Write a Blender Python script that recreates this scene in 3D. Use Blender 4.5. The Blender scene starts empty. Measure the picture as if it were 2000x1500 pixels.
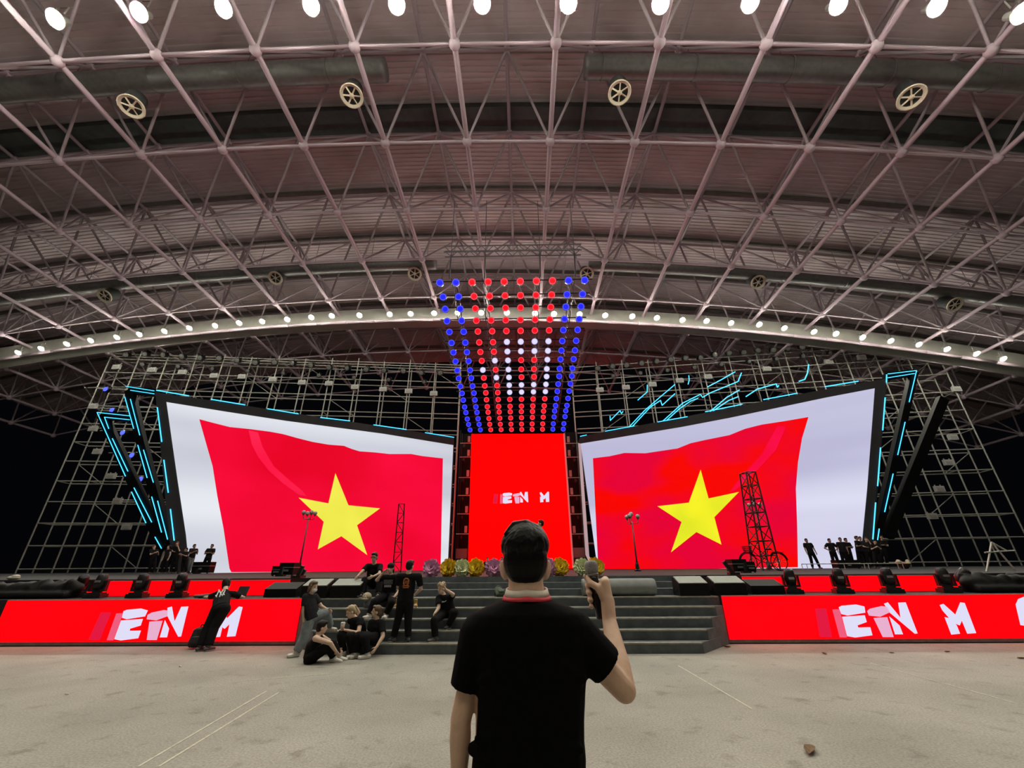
import bpy, bmesh, math, random
from mathutils import Vector, Matrix, Quaternion

random.seed(7)
SC = bpy.context.scene
COL = SC.collection
PI = math.pi
rad = math.radians

# ------------------------------------------------------------------ camera
CAM_Z = 1.62
FPX = 801.66
TH, RHO, PSI = rad(24.0), rad(0.44), rad(1.3215)
_right = Vector((math.cos(PSI), math.sin(PSI), 0))
_fw = Vector((-math.sin(PSI), math.cos(PSI), 0))
_z = Vector((0, 0, 1))
CF = _fw * math.cos(TH) + _z * math.sin(TH)
_u = -_fw * math.sin(TH) + _z * math.cos(TH)
CU = _u * math.cos(RHO) + _right * math.sin(RHO)
CR = _right * math.cos(RHO) - _u * math.sin(RHO)
CP = Vector((0, 0, CAM_Z))
cam_data = bpy.data.cameras.new('camera')
cam_data.sensor_width = 36.0
cam_data.lens = FPX / 2000.0 * 36.0
cam_data.clip_start = 0.05
cam_data.clip_end = 500
cam = bpy.data.objects.new('camera', cam_data)
M4 = Matrix.Identity(4)
for r_ in range(3):
    M4[r_][0] = CR[r_]; M4[r_][1] = CU[r_]; M4[r_][2] = -CF[r_]; M4[r_][3] = CP[r_]
cam.matrix_world = M4
COL.objects.link(cam)
SC.camera = cam

# ------------------------------------------------------------------ world, exposure
world = bpy.data.worlds.new('night')
SC.world = world
world.use_nodes = True
bg = world.node_tree.nodes['Background']
bg.inputs[0].default_value = (0.010, 0.011, 0.016, 1)
bg.inputs[1].default_value = 0.12
SC.view_settings.view_transform = 'Standard'
SC.view_settings.look = 'None'
SC.view_settings.gamma = 1.0
SC.view_settings.use_curve_mapping = False
SC.view_settings.exposure = 0.0
SC.cycles.use_denoising = True
SC.cycles.use_light_tree = False
SC.cycles.max_bounces = 4
SC.cycles.diffuse_bounces = 3
SC.cycles.glossy_bounces = 2
SC.cycles.transmission_bounces = 1
SC.cycles.adaptive_threshold = 0.04
SC.cycles.caustics_reflective = False
SC.cycles.caustics_refractive = False
NEAR_W = 1500.0      # watts of each near floodlight
FAR_W = 900.0        # watts of each far floodlight
SPILL = 0.26         # share of the bare bulb's light that misses the reflector


# ------------------------------------------------------------------ pixel helpers: a pixel of the photograph -> a point on a plane of the place
def ray(px, py):
    return CF + CR * ((px - 1000) / FPX) + CU * ((750 - py) / FPX)


def at(px, py, Y):
    d = ray(px, py)
    return CP + d * (Y / d.y)


def at_z(px, py, z):
    d = ray(px, py)
    return CP + d * ((z - CAM_Z) / d.z)


def on_wall(px, py, a, b):
    n = Vector((b[1] - a[1], -(b[0] - a[0]), 0))
    d = ray(px, py)
    return CP + d * ((Vector((a[0], a[1], 0)) - CP).dot(n) / d.dot(n))


# ------------------------------------------------------------------ materials
MATS = {}


def mat(name, col, rough=0.6, metal=0.0, var=0.0, scale=8.0, emit=None, strength=1.0, bump=0.0, spec=0.5):
    if name in MATS:
        return MATS[name]
    m = bpy.data.materials.new(name)
    m.use_nodes = True
    nt = m.node_tree
    p = nt.nodes['Principled BSDF']
    c = (col[0], col[1], col[2], 1)
    p.inputs['Base Color'].default_value = c
    p.inputs['Roughness'].default_value = rough
    p.inputs['Metallic'].default_value = metal
    p.inputs['Specular IOR Level'].default_value = spec
    if var > 0 or bump > 0:
        tc = nt.nodes.new('ShaderNodeTexCoord')
        nz = nt.nodes.new('ShaderNodeTexNoise')
        nz.inputs['Scale'].default_value = scale
        nz.inputs['Detail'].default_value = 5
        nt.links.new(tc.outputs['Object'], nz.inputs['Vector'])
        if var > 0:
            rp = nt.nodes.new('ShaderNodeValToRGB')
            rp.color_ramp.elements[0].position = 0.3
            rp.color_ramp.elements[1].position = 0.7
            rp.color_ramp.elements[0].color = (c[0] * (1 - var), c[1] * (1 - var), c[2] * (1 - var), 1)
            rp.color_ramp.elements[1].color = (min(1, c[0] * (1 + var)), min(1, c[1] * (1 + var)), min(1, c[2] * (1 + var)), 1)
            nt.links.new(nz.outputs['Fac'], rp.inputs['Fac'])
            nt.links.new(rp.outputs['Color'], p.inputs['Base Color'])
        if bump > 0:
            b = nt.nodes.new('ShaderNodeBump')
            b.inputs['Strength'].default_value = bump
            b.inputs['Distance'].default_value = 0.02
            nt.links.new(nz.outputs['Fac'], b.inputs['Height'])
            nt.links.new(b.outputs['Normal'], p.inputs['Normal'])
    if emit is not None:
        p.inputs['Emission Color'].default_value = (emit[0], emit[1], emit[2], 1)
        p.inputs['Emission Strength'].default_value = strength
        m.cycles.emission_sampling = 'NONE'       # small emitters: seen and bounced, not sampled as lights
    MATS[name] = m
    return m


def screen_mat(name, c1, c2, scale=(1, 1, 1), strength=1.0, lo=0.35, hi=0.65, detail=2.0):
    """An LED picture: emission that drifts between two colours."""
    m = bpy.data.materials.new(name)
    m.use_nodes = True
    nt = m.node_tree
    p = nt.nodes['Principled BSDF']
    p.inputs['Base Color'].default_value = (0.006, 0.006, 0.006, 1)
    p.inputs['Roughness'].default_value = 0.9
    p.inputs['Specular IOR Level'].default_value = 0.05
    tc = nt.nodes.new('ShaderNodeTexCoord')
    mp = nt.nodes.new('ShaderNodeMapping')
    mp.inputs['Scale'].default_value = scale
    nz = nt.nodes.new('ShaderNodeTexNoise')
    nz.inputs['Scale'].default_value = 1.0
    nz.inputs['Detail'].default_value = detail
    rp = nt.nodes.new('ShaderNodeValToRGB')
    rp.color_ramp.elements[0].position = lo
    rp.color_ramp.elements[1].position = hi
    rp.color_ramp.elements[0].color = (*c1, 1)
    rp.color_ramp.elements[1].color = (*c2, 1)
    nt.links.new(tc.outputs['Object'], mp.inputs['Vector'])
    nt.links.new(mp.outputs['Vector'], nz.inputs['Vector'])
    nt.links.new(nz.outputs['Fac'], rp.inputs['Fac'])
    nt.links.new(rp.outputs['Color'], p.inputs['Emission Color'])
    p.inputs['Emission Strength'].default_value = strength
    m.cycles.emission_sampling = 'FRONT'
    MATS[name] = m
    return m


def floor_mat():
    m = bpy.data.materials.new('concrete_floor')
    m.use_nodes = True
    nt = m.node_tree
    N, L = nt.nodes.new, nt.links.new
    p = nt.nodes['Principled BSDF']
    p.inputs['Roughness'].default_value = 0.75
    tc = N('ShaderNodeTexCoord')
    n1 = N('ShaderNodeTexNoise'); n1.inputs['Scale'].default_value = 0.7; n1.inputs['Detail'].default_value = 8
    n2 = N('ShaderNodeTexNoise'); n2.inputs['Scale'].default_value = 45; n2.inputs['Detail'].default_value = 6
    n3 = N('ShaderNodeTexNoise'); n3.inputs['Scale'].default_value = 3.5; n3.inputs['Detail'].default_value = 9
    for n in (n1, n2, n3):
        L(tc.outputs['Object'], n.inputs['Vector'])
    r1 = N('ShaderNodeValToRGB')
    r1.color_ramp.elements[0].position = 0.3; r1.color_ramp.elements[0].color = (0.250, 0.240, 0.210, 1)
    r1.color_ramp.elements[1].position = 0.7; r1.color_ramp.elements[1].color = (0.350, 0.338, 0.298, 1)
    L(n1.outputs['Fac'], r1.inputs['Fac'])
    r2 = N('ShaderNodeValToRGB')
    r2.color_ramp.elements[0].position = 0.35; r2.color_ramp.elements[0].color = (0.72, 0.72, 0.72, 1)
    r2.color_ramp.elements[1].position = 0.62; r2.color_ramp.elements[1].color = (1.08, 1.08, 1.08, 1)
    L(n2.outputs['Fac'], r2.inputs['Fac'])
    r3 = N('ShaderNodeValToRGB')
    r3.color_ramp.elements[0].position = 0.28; r3.color_ramp.elements[0].color = (0.62, 0.6, 0.56, 1)
    r3.color_ramp.elements[1].position = 0.42; r3.color_ramp.elements[1].color = (1, 1, 1, 1)
    L(n3.outputs['Fac'], r3.inputs['Fac'])
    m1 = N('ShaderNodeMix'); m1.data_type = 'RGBA'; m1.blend_type = 'MULTIPLY'; m1.inputs['Factor'].default_value = 1
    m2 = N('ShaderNodeMix'); m2.data_type = 'RGBA'; m2.blend_type = 'MULTIPLY'; m2.inputs['Factor'].default_value = 0.8
    L(r1.outputs['Color'], m1.inputs['A']); L(r2.outputs['Color'], m1.inputs['B'])
    L(m1.outputs['Result'], m2.inputs['A']); L(r3.outputs['Color'], m2.inputs['B'])
    L(m2.outputs['Result'], p.inputs['Base Color'])
    b = N('ShaderNodeBump'); b.inputs['Strength'].default_value = 0.25; b.inputs['Distance'].default_value = 0.01
    L(n2.outputs['Fac'], b.inputs['Height']); L(b.outputs['Normal'], p.inputs['Normal'])
    return m


def deck_mat():
    m = bpy.data.materials.new('roof_deck_sheet')
    m.use_nodes = True
    nt = m.node_tree
    N, L = nt.nodes.new, nt.links.new
    p = nt.nodes['Principled BSDF']
    p.inputs['Roughness'].default_value = 0.7
    tc = N('ShaderNodeTexCoord')
    n1 = N('ShaderNodeTexNoise'); n1.inputs['Scale'].default_value = 0.18; n1.inputs['Detail'].default_value = 7
    L(tc.outputs['Object'], n1.inputs['Vector'])
    r1 = N('ShaderNodeValToRGB')
    r1.color_ramp.elements[0].position = 0.34; r1.color_ramp.elements[0].color = (0.48, 0.39, 0.39, 1)  # pinkish sheet colours: the bounced red screen light is mixed in
    r1.color_ramp.elements[1].position = 0.6; r1.color_ramp.elements[1].color = (0.68, 0.57, 0.61, 1)
    L(n1.outputs['Fac'], r1.inputs['Fac'])
    L(r1.outputs['Color'], p.inputs['Base Color'])
    return m


BLACK = mat('black_paint', (0.006, 0.006, 0.0065), 0.6, spec=0.15, var=0.3, scale=20)
BLACKM = mat('black_metal', (0.02, 0.02, 0.022), 0.35, 0.4, var=0.3, scale=25)
DKGREY = mat('dark_grey_panel', (0.030, 0.030, 0.031), 0.7, spec=0.15, var=0.25, scale=3)
STEEL = mat('galvanised_tube', (0.54, 0.54, 0.49), 0.45, 0.2, var=0.15, scale=6)
ROOFST = mat('roof_steel_glow_tint', (0.50, 0.40, 0.46), 0.5, 0.0, var=0.10, scale=1.5)  # mauve: red light bounced from the screens is put into the steel colour
ROOFST2 = mat('roof_steel_upper', (0.40, 0.335, 0.37), 0.55, 0.0, var=0.12, scale=1.5)  # same red bounce tint in the colour
DUCT = mat('duct_sheet', (0.22, 0.22, 0.215), 0.42, 0.5, var=0.12, scale=4)
CARPET = mat('stage_carpet', (0.135, 0.152, 0.158), 0.9, spec=0.15, var=0.22, scale=5, bump=0.2)
CARPETL = mat('step_nosing', (0.42, 0.395, 0.32), 0.7, var=0.2, scale=9)
RED = screen_mat('led_red', (0.84, 0.0, 0.001), (0.97, 0.0, 0.004), (0.25, 0.25, 0.25), 1.6)
REDC = screen_mat('led_red_centre', (1.0, 0.0, 0.0), (1.15, 0.0, 0.0), (0.1, 0.1, 0.1), 3.2)
FLAGL = screen_mat('led_flag_crimson', (0.82, 0.0, 0.018), (1.02, 0.003, 0.050), (0.10, 0.10, 0.16), 1.0, 0.3, 0.75)
FLAGR = screen_mat('led_flag_scarlet', (0.95, 0.001, 0.0), (0.80, 0.0, 0.036), (0.12, 0.12, 0.22), 1.0, 0.42, 0.58)
STARM = screen_mat('led_star_yellow', (0.80, 0.78, 0.06), (0.93, 0.86, 0.09), (0.3, 0.3, 0.3), 1.0)
STARR = screen_mat('led_star_lemon', (0.76, 0.80, 0.02), (0.95, 0.90, 0.02), (0.3, 0.3, 0.3), 1.0)
WHITEL = screen_mat('led_white_cloud', (0.56, 0.58, 0.66), (0.88, 0.90, 0.95), (0.012, 0.012, 0.17), 1.0, 0.38, 0.62)
WHITER = screen_mat('led_lilac_cloud', (0.50, 0.49, 0.68), (0.78, 0.78, 0.95), (0.012, 0.012, 0.17), 1.0, 0.38, 0.62)
LETTER = mat('led_letter_white', (0.02, 0.02, 0.02), 0.6, emit=(0.74, 0.72, 0.93))
LETEDGE = mat('led_letter_edge', (0.02, 0.02, 0.02), 0.6, emit=(0.95, 0.9, 1.0))
LETPINK = mat('led_letter_pink', (0.02, 0.02, 0.02), 0.6, emit=(0.80, 0.42, 0.62))
LETROSE = mat('led_letter_rose', (0.02, 0.02, 0.02), 0.6, emit=(0.85, 0.10, 0.20))
LETDIM = mat('led_letter_dim', (0.02, 0.02, 0.02), 0.6, emit=(0.76, 0.0, 0.045))
NEON = mat('neon_cyan', (0.02, 0.05, 0.07), 0.4, emit=(0.05, 0.55, 1.0), strength=2.2)
WHITEP = mat('white_plastic', (0.62, 0.62, 0.60), 0.5, var=0.08, scale=12)
CREAM = mat('cream_diffuser', (0.75, 0.66, 0.52), 0.5, var=0.06, scale=5)


# ------------------------------------------------------------------ object helpers
def tag(o, label=None, cat=None, group=None, kind=None):
    if label: o['label'] = label
    if cat: o['category'] = cat
    if group: o['group'] = group
    if kind: o['kind'] = kind
    return o


def empty(name, loc=(0, 0, 0), label=None, cat=None, group=None, rz=0.0, kind=None):
    o = bpy.data.objects.new(name, None)
    o.empty_display_size = 0.2
    o.location = loc
    o.rotation_euler = (0, 0, rz)
    COL.objects.link(o)
    return tag(o, label, cat, group, kind)


class MB:
    def __init__(self):
        self.v = []; self.f = []; self.mi = []; self.cur = 0

    def add(self, vs, fs):
        b = len(self.v)
        self.v += [tuple(x) for x in vs]
        self.f += [tuple(b + i for i in f) for f in fs]
        self.mi += [self.cur] * len(fs)
        return self

    def box(self, c, s, rot=None):
        c = Vector(c)
        vs = []
        for x in (-.5, .5):
            for y in (-.5, .5):
                for z in (-.5, .5):
                    p = Vector((x * s[0], y * s[1], z * s[2]))
                    if rot is not None: p = rot @ p
                    vs.append(c + p)
        return self.add(vs, [(0, 1, 3, 2), (4, 6, 7, 5), (0, 4, 5, 1), (2, 3, 7, 6), (0, 2, 6, 4), (1, 5, 7, 3)])

    def bbox(self, a, b):
        return self.box(((a[0] + b[0]) / 2, (a[1] + b[1]) / 2, (a[2] + b[2]) / 2), (b[0] - a[0], b[1] - a[1], b[2] - a[2]))

    def tube(self, p0, p1, r0, r1=None, n=8, cap=True):
        p0, p1 = Vector(p0), Vector(p1)
        if r1 is None: r1 = r0
        d = (p1 - p0)
        if d.length < 1e-7: return self
        q = d.to_track_quat('Z', 'Y')
        vs = []
        for p, r in ((p0, r0), (p1, r1)):
            for i in range(n):
                a = 2 * PI * i / n
                vs.append(p + q @ Vector((math.cos(a) * r, math.sin(a) * r, 0)))
        fs = [(i, (i + 1) % n, n + (i + 1) % n, n + i) for i in range(n)]
        if cap: fs += [tuple(range(n))[::-1], tuple(range(n, 2 * n))]
        return self.add(vs, fs)

    def path(self, pts, r, n=8):
        for a, b in zip(pts, pts[1:]):
            self.tube(a, b, r, r, n)
        for p in pts[1:-1]:
            self.ball(p, (r, r, r), n, 4)
        return self

    def ball(self, c, s, nu=12, nv=8, rot=None):
        c = Vector(c)
        vs = []
        for j in range(1, nv):
            ph = PI * j / nv
            for i in range(nu):
                a = 2 * PI * i / nu
                p = Vector((math.sin(ph) * math.cos(a) * s[0], math.sin(ph) * math.sin(a) * s[1], math.cos(ph) * s[2]))
                if rot is not None: p = rot @ p
                vs.append(c + p)
        t = Vector((0, 0, s[2])); bt = Vector((0, 0, -s[2]))
        if rot is not None: t = rot @ t; bt = rot @ bt
        vs += [c + t, c + bt]
        k = len(vs)
        fs = []
        for j in range(nv - 2):
            for i in range(nu):
                fs.append((j * nu + i, (j + 1) * nu + i, (j + 1) * nu + (i + 1) % nu, j * nu + (i + 1) % nu))
        for i in range(nu):
            fs.append((k - 2, i, (i + 1) % nu))
            fs.append((k - 1, (nv - 2) * nu + (i + 1) % nu, (nv - 2) * nu + i))
        return self.add(vs, fs)

    def prism(self, poly, depth):
        """poly: coplanar 3-D points; depth: extrusion vector."""
        n = len(poly)
        d = Vector(depth)
        vs = [Vector(p) for p in poly] + [Vector(p) + d for p in poly]
        fs = [tuple(range(n)), tuple(range(n, 2 * n))[::-1]]
        fs += [(i, n + i, n + (i + 1) % n, (i + 1) % n) for i in range(n)]
        return self.add(vs, fs)

    def lathe(self, prof, c=(0, 0, 0), n=16, rot=None, cap=True):
        c = Vector(c)
        vs = []
        for r, z in prof:
            for i in range(n):
                a = 2 * PI * i / n
                p = Vector((math.cos(a) * r, math.sin(a) * r, z))
                if rot is not None: p = rot @ p
                vs.append(c + p)
        fs = []
        for j in range(len(prof) - 1):
            for i in range(n):
                fs.append((j * n + i, j * n + (i + 1) % n, (j + 1) * n + (i + 1) % n, (j + 1) * n + i))
        if cap:
            fs.append(tuple(range(n))[::-1])
            fs.append(tuple(range((len(prof) - 1) * n, len(prof) * n)))
        return self.add(vs, fs)

    def capsule(self, p0, p1, a0, b0=None, a1=None, b1=None, side=None, c0=1.0, c1=1.0, n=14):
        """Elliptic tapered capsule: half-widths a along `side`, b across; c0 / c1 = how round the ends are (0 = flat)."""
        p0, p1 = Vector(p0), Vector(p1)
        if b0 is None: b0 = a0
        if a1 is None: a1, b1 = a0, b0
        if b1 is None: b1 = a1
        ax = (p1 - p0)
        ln = ax.length
        ax = ax / ln if ln > 1e-6 else Vector((0, 0, 1))
        s = Vector(side) if side is not None else (Vector((1, 0, 0)) if abs(ax.x) < .9 else Vector((0, 1, 0)))
        s = (s - ax * s.dot(ax))
        s.normalize()
        t = ax.cross(s)
        rings = []
        for k in (-.98, -.85, -.6, -.3):
            w = math.sqrt(1 - k * k) if c0 > 0 else 1.0
            rings.append((p0 + ax * (k * min(a0, b0) * c0), a0 * w, b0 * w))
        if c0 <= 0: rings = []
        for k in (0, .25, .5, .75, 1):
            rings.append((p0.lerp(p1, k), a0 + (a1 - a0) * k, b0 + (b1 - b0) * k))
        if c1 > 0:
            for k in (.3, .6, .85, .98):
                w = math.sqrt(1 - k * k)
                rings.append((p1 + ax * (k * min(a1, b1) * c1), a1 * w, b1 * w))
        vs = []
        for c, a, b in rings:
            for i in range(n):
                g = 2 * PI * i / n
                vs.append(c + s * (math.cos(g) * a) + t * (math.sin(g) * b))
        fs = []
        for j in range(len(rings) - 1):
            for i in range(n):
                fs.append((j * n + i, j * n + (i + 1) % n, (j + 1) * n + (i + 1) % n, (j + 1) * n + i))
        fs.append(tuple(range(n))[::-1])
        fs.append(tuple(range((len(rings) - 1) * n, len(rings) * n)))
        return self.add(vs, fs)

    def mesh(self, name):
        m = bpy.data.meshes.new(name)
        m.from_pydata(self.v, [], self.f)
        m.update()
        return m

    def build(self, name, material, parent=None, smooth=False):
        m = self.mesh(name)
        mats = material if isinstance(material, (list, tuple)) else [material]
        for x in mats: m.materials.append(x)
        if len(mats) > 1: m.polygons.foreach_set('material_index', self.mi)
        if smooth: m.polygons.foreach_set('use_smooth', [True] * len(m.polygons))
        bm = bmesh.new(); bm.from_mesh(m); bmesh.ops.recalc_face_normals(bm, faces=bm.faces); bm.to_mesh(m); bm.free()
        return put(name, m, parent)

    def blob(self, name, material, parent=None, voxel=0.012, smooth=4):
        """The union of all the shapes as ONE continuous surface."""
        m = self.mesh(name + '_src')
        bm = bmesh.new(); bm.from_mesh(m); bmesh.ops.recalc_face_normals(bm, faces=bm.faces); bm.to_mesh(m); bm.free()
        o = bpy.data.objects.new('tmp', m)
        ts = bpy.data.scenes.get('scratch') or bpy.data.scenes.new('scratch')
        ts.collection.objects.link(o)
        md = o.modifiers.new('r', 'REMESH'); md.mode = 'VOXEL'; md.voxel_size = voxel; md.use_smooth_shade = True
        if smooth:
            sm = o.modifiers.new('s', 'SMOOTH'); sm.factor = 0.5; sm.iterations = smooth
        ts.view_layers[0].update()
        dg = ts.view_layers[0].depsgraph
        nm = bpy.data.meshes.new_from_object(o.evaluated_get(dg))
        nm.name = name
        bpy.data.objects.remove(o); bpy.data.meshes.remove(m)
        nm.materials.clear(); nm.materials.append(material)
        nm.polygons.foreach_set('use_smooth', [True] * len(nm.polygons))
        return put(name, nm, parent)


def put(name, mesh, parent=None, matrix=None):
    o = bpy.data.objects.new(name, mesh)
    COL.objects.link(o)
    if parent is not None: o.parent = parent
    if matrix is not None: o.matrix_local = matrix
    return o


def copy_tree(o, parent=None):
    c = o.copy()
    COL.objects.link(c)
    c.parent = parent
    for ch in list(o.children): copy_tree(ch, c)
    return c


_unit = {}


def unit_tube(material, n=8):
    k = (material.name, n)
    if k not in _unit:
        b = MB().tube((0, 0, 0), (0, 0, 1), 1, 1, n)
        m = b.mesh('tube')
        m.materials.append(material)
        m.polygons.foreach_set('use_smooth', [len(p.vertices) == 4 for p in m.polygons])
        _unit[k] = m
    return _unit[k]


def bar(name, p0, p1, r, material, parent, n=8):
    """A straight tube that shares one unit mesh."""
    p0, p1 = Vector(p0), Vector(p1)
    d = p1 - p0
    q = d.to_track_quat('Z', 'Y')
    mt = Matrix.Translation(p0) @ q.to_matrix().to_4x4() @ Matrix.Diagonal((r, r, d.length, 1))
    return put(name, unit_tube(material, n), parent, mt)


def ordinal(n):
    w = ['first', 'second', 'third', 'fourth', 'fifth', 'sixth', 'seventh', 'eighth', 'ninth', 'tenth', 'eleventh', 'twelfth', 'thirteenth',
         'fourteenth', 'fifteenth', 'sixteenth', 'seventeenth', 'eighteenth', 'nineteenth']
    tens = {20: 'twenty', 30: 'thirty', 40: 'forty'}
    if n <= 19: return w[n - 1]
    if n % 10 == 0: return {20: 'twentieth', 30: 'thirtieth', 40: 'fortieth'}[n]
    return tens[n // 10 * 10] + '-' + w[n % 10 - 1]


# ------------------------------------------------------------------ the setting: floor
b = MB().add([(-90, -30, 0), (90, -30, 0), (90, 90, 0), (-90, 90, 0)], [(0, 1, 2, 3)])
floor = tag(b.build('floor', floor_mat()), 'pale beige concrete arena floor with scuffs', None, None, 'structure')
CHALK = mat('chalk_line', (0.50, 0.47, 0.39), 0.8, var=0.25, scale=14)
for (a, c) in (((520, 1350), (270, 1497)), ((545, 1352), (310, 1497)), ((1325, 1300), (1470, 1385)), ((1700, 1295), (1990, 1375)), ((470, 1330), (690, 1312))):
    p, q = at_z(*a, 0.002), at_z(*c, 0.002)
    d = (q - p).normalized(); n = Vector((-d.y, d.x, 0)) * 0.012
    MB().prism([p - n, q - n, q + n, p + n], (0, 0, 0.001)).build('floor_line', CHALK, floor)


# ------------------------------------------------------------------ the setting: roof
G = 1.4
SG = 3.78395 * G


def roof_z(X, Y):
    return CAM_Z + G * (18 - 0.0028068 * (X / G + 7.1463) ** 2 - 0.02753 * (Y / G - 8))


def low(i, j):
    X, Y = -2.259 * G + SG * i, 8.8091 * G + SG * j
    return Vector((X, Y, roof_z(X, Y)))


UP = 3.4 * G


def up(i, j):
    X, Y = -2.259 * G + SG * (i + .5), 8.8091 * G + SG * (j + .5)
    return Vector((X, Y, roof_z(X, Y) + UP))


def build_deck():
    prof = []
    y, per = -24.0, 0.36
    while y < 57:
        prof += [(y, 0), (y + per * .42, 0), (y + per * .5, .07), (y + per * .92, .07)]
        y += per
    xs = [-72 + 3.0 * k for k in range(47)]
    vs, fs = [], []
    n = len(prof)
    for X in xs:
        for (Y, h) in prof:
            vs.append((X, Y, roof_z(X, Y) + UP + 0.75 + h))
    for a in range(len(xs) - 1):
        for k in range(n - 1):
            fs.append((a * n + k, a * n + k + 1, (a + 1) * n + k + 1, (a + 1) * n + k))
    m = bpy.data.meshes.new('ceiling')
    m.from_pydata(vs, [], fs)
    m.materials.append(deck_mat())
    return put('ceiling', m)


ceiling = tag(build_deck(), 'ribbed metal roof deck arching over the whole arena', None, None, 'structure')
PURL = mat('purlin_steel', (0.16, 0.145, 0.135), 0.6, var=0.15, scale=2)
GUT = mat('gutter_dark', (0.055, 0.066, 0.066), 0.6, var=0.2, scale=2)
for j in range(-2, 8):
    Y = up(0, j).y
    bands = [(Y, .11, .30)] if j != 1 else [(Y - 0.75, 0.95, .5)]
    for (yy, hw, hh) in bands:
        b = MB()
        xs = [-70 + 5 * k for k in range(28)]
        for X0, X1 in zip(xs, xs[1:]):
            z0, z1 = roof_z(X0, yy) + UP + .74, roof_z(X1, yy) + UP + .74
            b.add([(X0, yy - hw, z0), (X0, yy + hw, z0), (X0, yy + hw, z0 - hh), (X0, yy - hw, z0 - hh),
                   (X1, yy - hw, z1), (X1, yy + hw, z1), (X1, yy + hw, z1 - hh), (X1, yy - hw, z1 - hh)],
                  [(0, 1, 5, 4), (1, 2, 6, 5), (2, 3, 7, 6), (3, 0, 4, 7)])
        b.build('roof_gutter' if j == 1 else 'purlin', GUT if j == 1 else PURL, ceiling)

I0, I1, J0, J1 = -12, 12, -2, 8
frame = empty('roof_space_frame', (0, 0, 0), 'pinkish white tubular space frame spanning under the arched roof deck', 'roof frame')
node_mesh = MB().ball((0, 0, 0), (1, 1, 1), 12, 8).mesh('node_ball')
node_mesh.materials.append(ROOFST)
node_mesh.polygons.foreach_set('use_smooth', [True] * len(node_mesh.polygons))
for i in range(I0, I1 + 1):
    for j in range(J0, J1 + 1):
        p = low(i, j)
        put('node_ball', node_mesh, frame, Matrix.Translation(p) @ Matrix.Diagonal((.31, .31, .31, 1)))
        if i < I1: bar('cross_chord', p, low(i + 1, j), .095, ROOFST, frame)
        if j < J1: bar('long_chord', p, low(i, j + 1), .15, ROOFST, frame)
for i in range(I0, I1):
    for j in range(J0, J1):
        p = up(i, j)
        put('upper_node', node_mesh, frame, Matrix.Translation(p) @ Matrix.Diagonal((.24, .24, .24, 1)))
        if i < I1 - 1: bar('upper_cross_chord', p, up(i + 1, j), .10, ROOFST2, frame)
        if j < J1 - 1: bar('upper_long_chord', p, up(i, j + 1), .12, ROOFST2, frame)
webs = []
for i in range(I0, I1):
    for j in range(J0, J1):
        for (a, c) in ((0, 0), (1, 0), (0, 1), (1, 1)):
            webs.append((abs(i + .5) * .6 + abs(j - 2), up(i, j), low(i + a, j + c)))
webs.sort(key=lambda w: w[0])
for k, (_, a, c) in enumerate(webs[:300]):
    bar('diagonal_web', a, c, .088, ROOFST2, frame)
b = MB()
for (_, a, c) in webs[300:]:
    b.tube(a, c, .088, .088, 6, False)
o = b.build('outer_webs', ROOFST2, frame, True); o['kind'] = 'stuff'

# pale catwalk fascia that carries the far lamps, and the round tube below it
WALKP = mat('catwalk_panel', (0.46, 0.46, 0.41), 0.6, var=0.12, scale=.8)


def arch_strip(Y, z0, z1, t, x0, x1, step=3.0):
    b = MB()
    X = x0
    while X < x1 - .01:
        X2 = min(x1, X + step)
        a, c = roof_z(X, Y), roof_z(X2, Y)
        b.add([(X, Y, a + z0), (X, Y + t, a + z0), (X, Y + t, a + z1), (X, Y, a + z1),
               (X2, Y, c + z0), (X2, Y + t, c + z0), (X2, Y + t, c + z1), (X2, Y, c + z1)],
              [(0, 1, 5, 4), (1, 2, 6, 5), (2, 3, 7, 6), (3, 0, 4, 7)] + ([(0, 3, 2, 1)] if X == x0 else []) + ([(4, 5, 6, 7)] if X2 >= x1 else []))
        X = X2
    return b


FY = 25.84 * G
walk = empty('lighting_catwalk', (0, FY, 0), 'pale curved catwalk carrying the far row of floodlights', 'catwalk')
for o in (arch_strip(FY, -.75, .62, .12, -66, 62).build('fascia', WALKP, walk),
          arch_strip(FY + .12, -.75, -.65, 1.5, -66, 62).build('walkway', WALKP, walk)):
    o.matrix_parent_inverse = Matrix.Translation((0, -FY, 0))
b = MB()
X = -66
while X < 60:
    b.tube((X, FY - .35, roof_z(X, FY) - 1.1), (X + 3, FY - .35, roof_z(X + 3, FY) - 1.1), .16, .16, 10)
    X += 3
o = b.build('handrail_tube', ROOFST, walk, True); o.matrix_parent_inverse = Matrix.Translation((0, -FY, 0))

# ------------------------------------------------------------------ floodlights
HOUS = mat('lamp_housing', (0.35, 0.35, 0.33), 0.4, 0.5)
REFL = mat('lamp_reflector', (0.85, 0.84, 0.76), 0.3, 0.1)
BULB = mat('lamp_glow', (0.8, 0.8, 0.7), 0.4, emit=(1.0, 0.97, 0.74), strength=14)
_fl = None
rot_lamp = Matrix.Rotation(rad(-34), 3, 'X')     # tipped towards the audience


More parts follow.
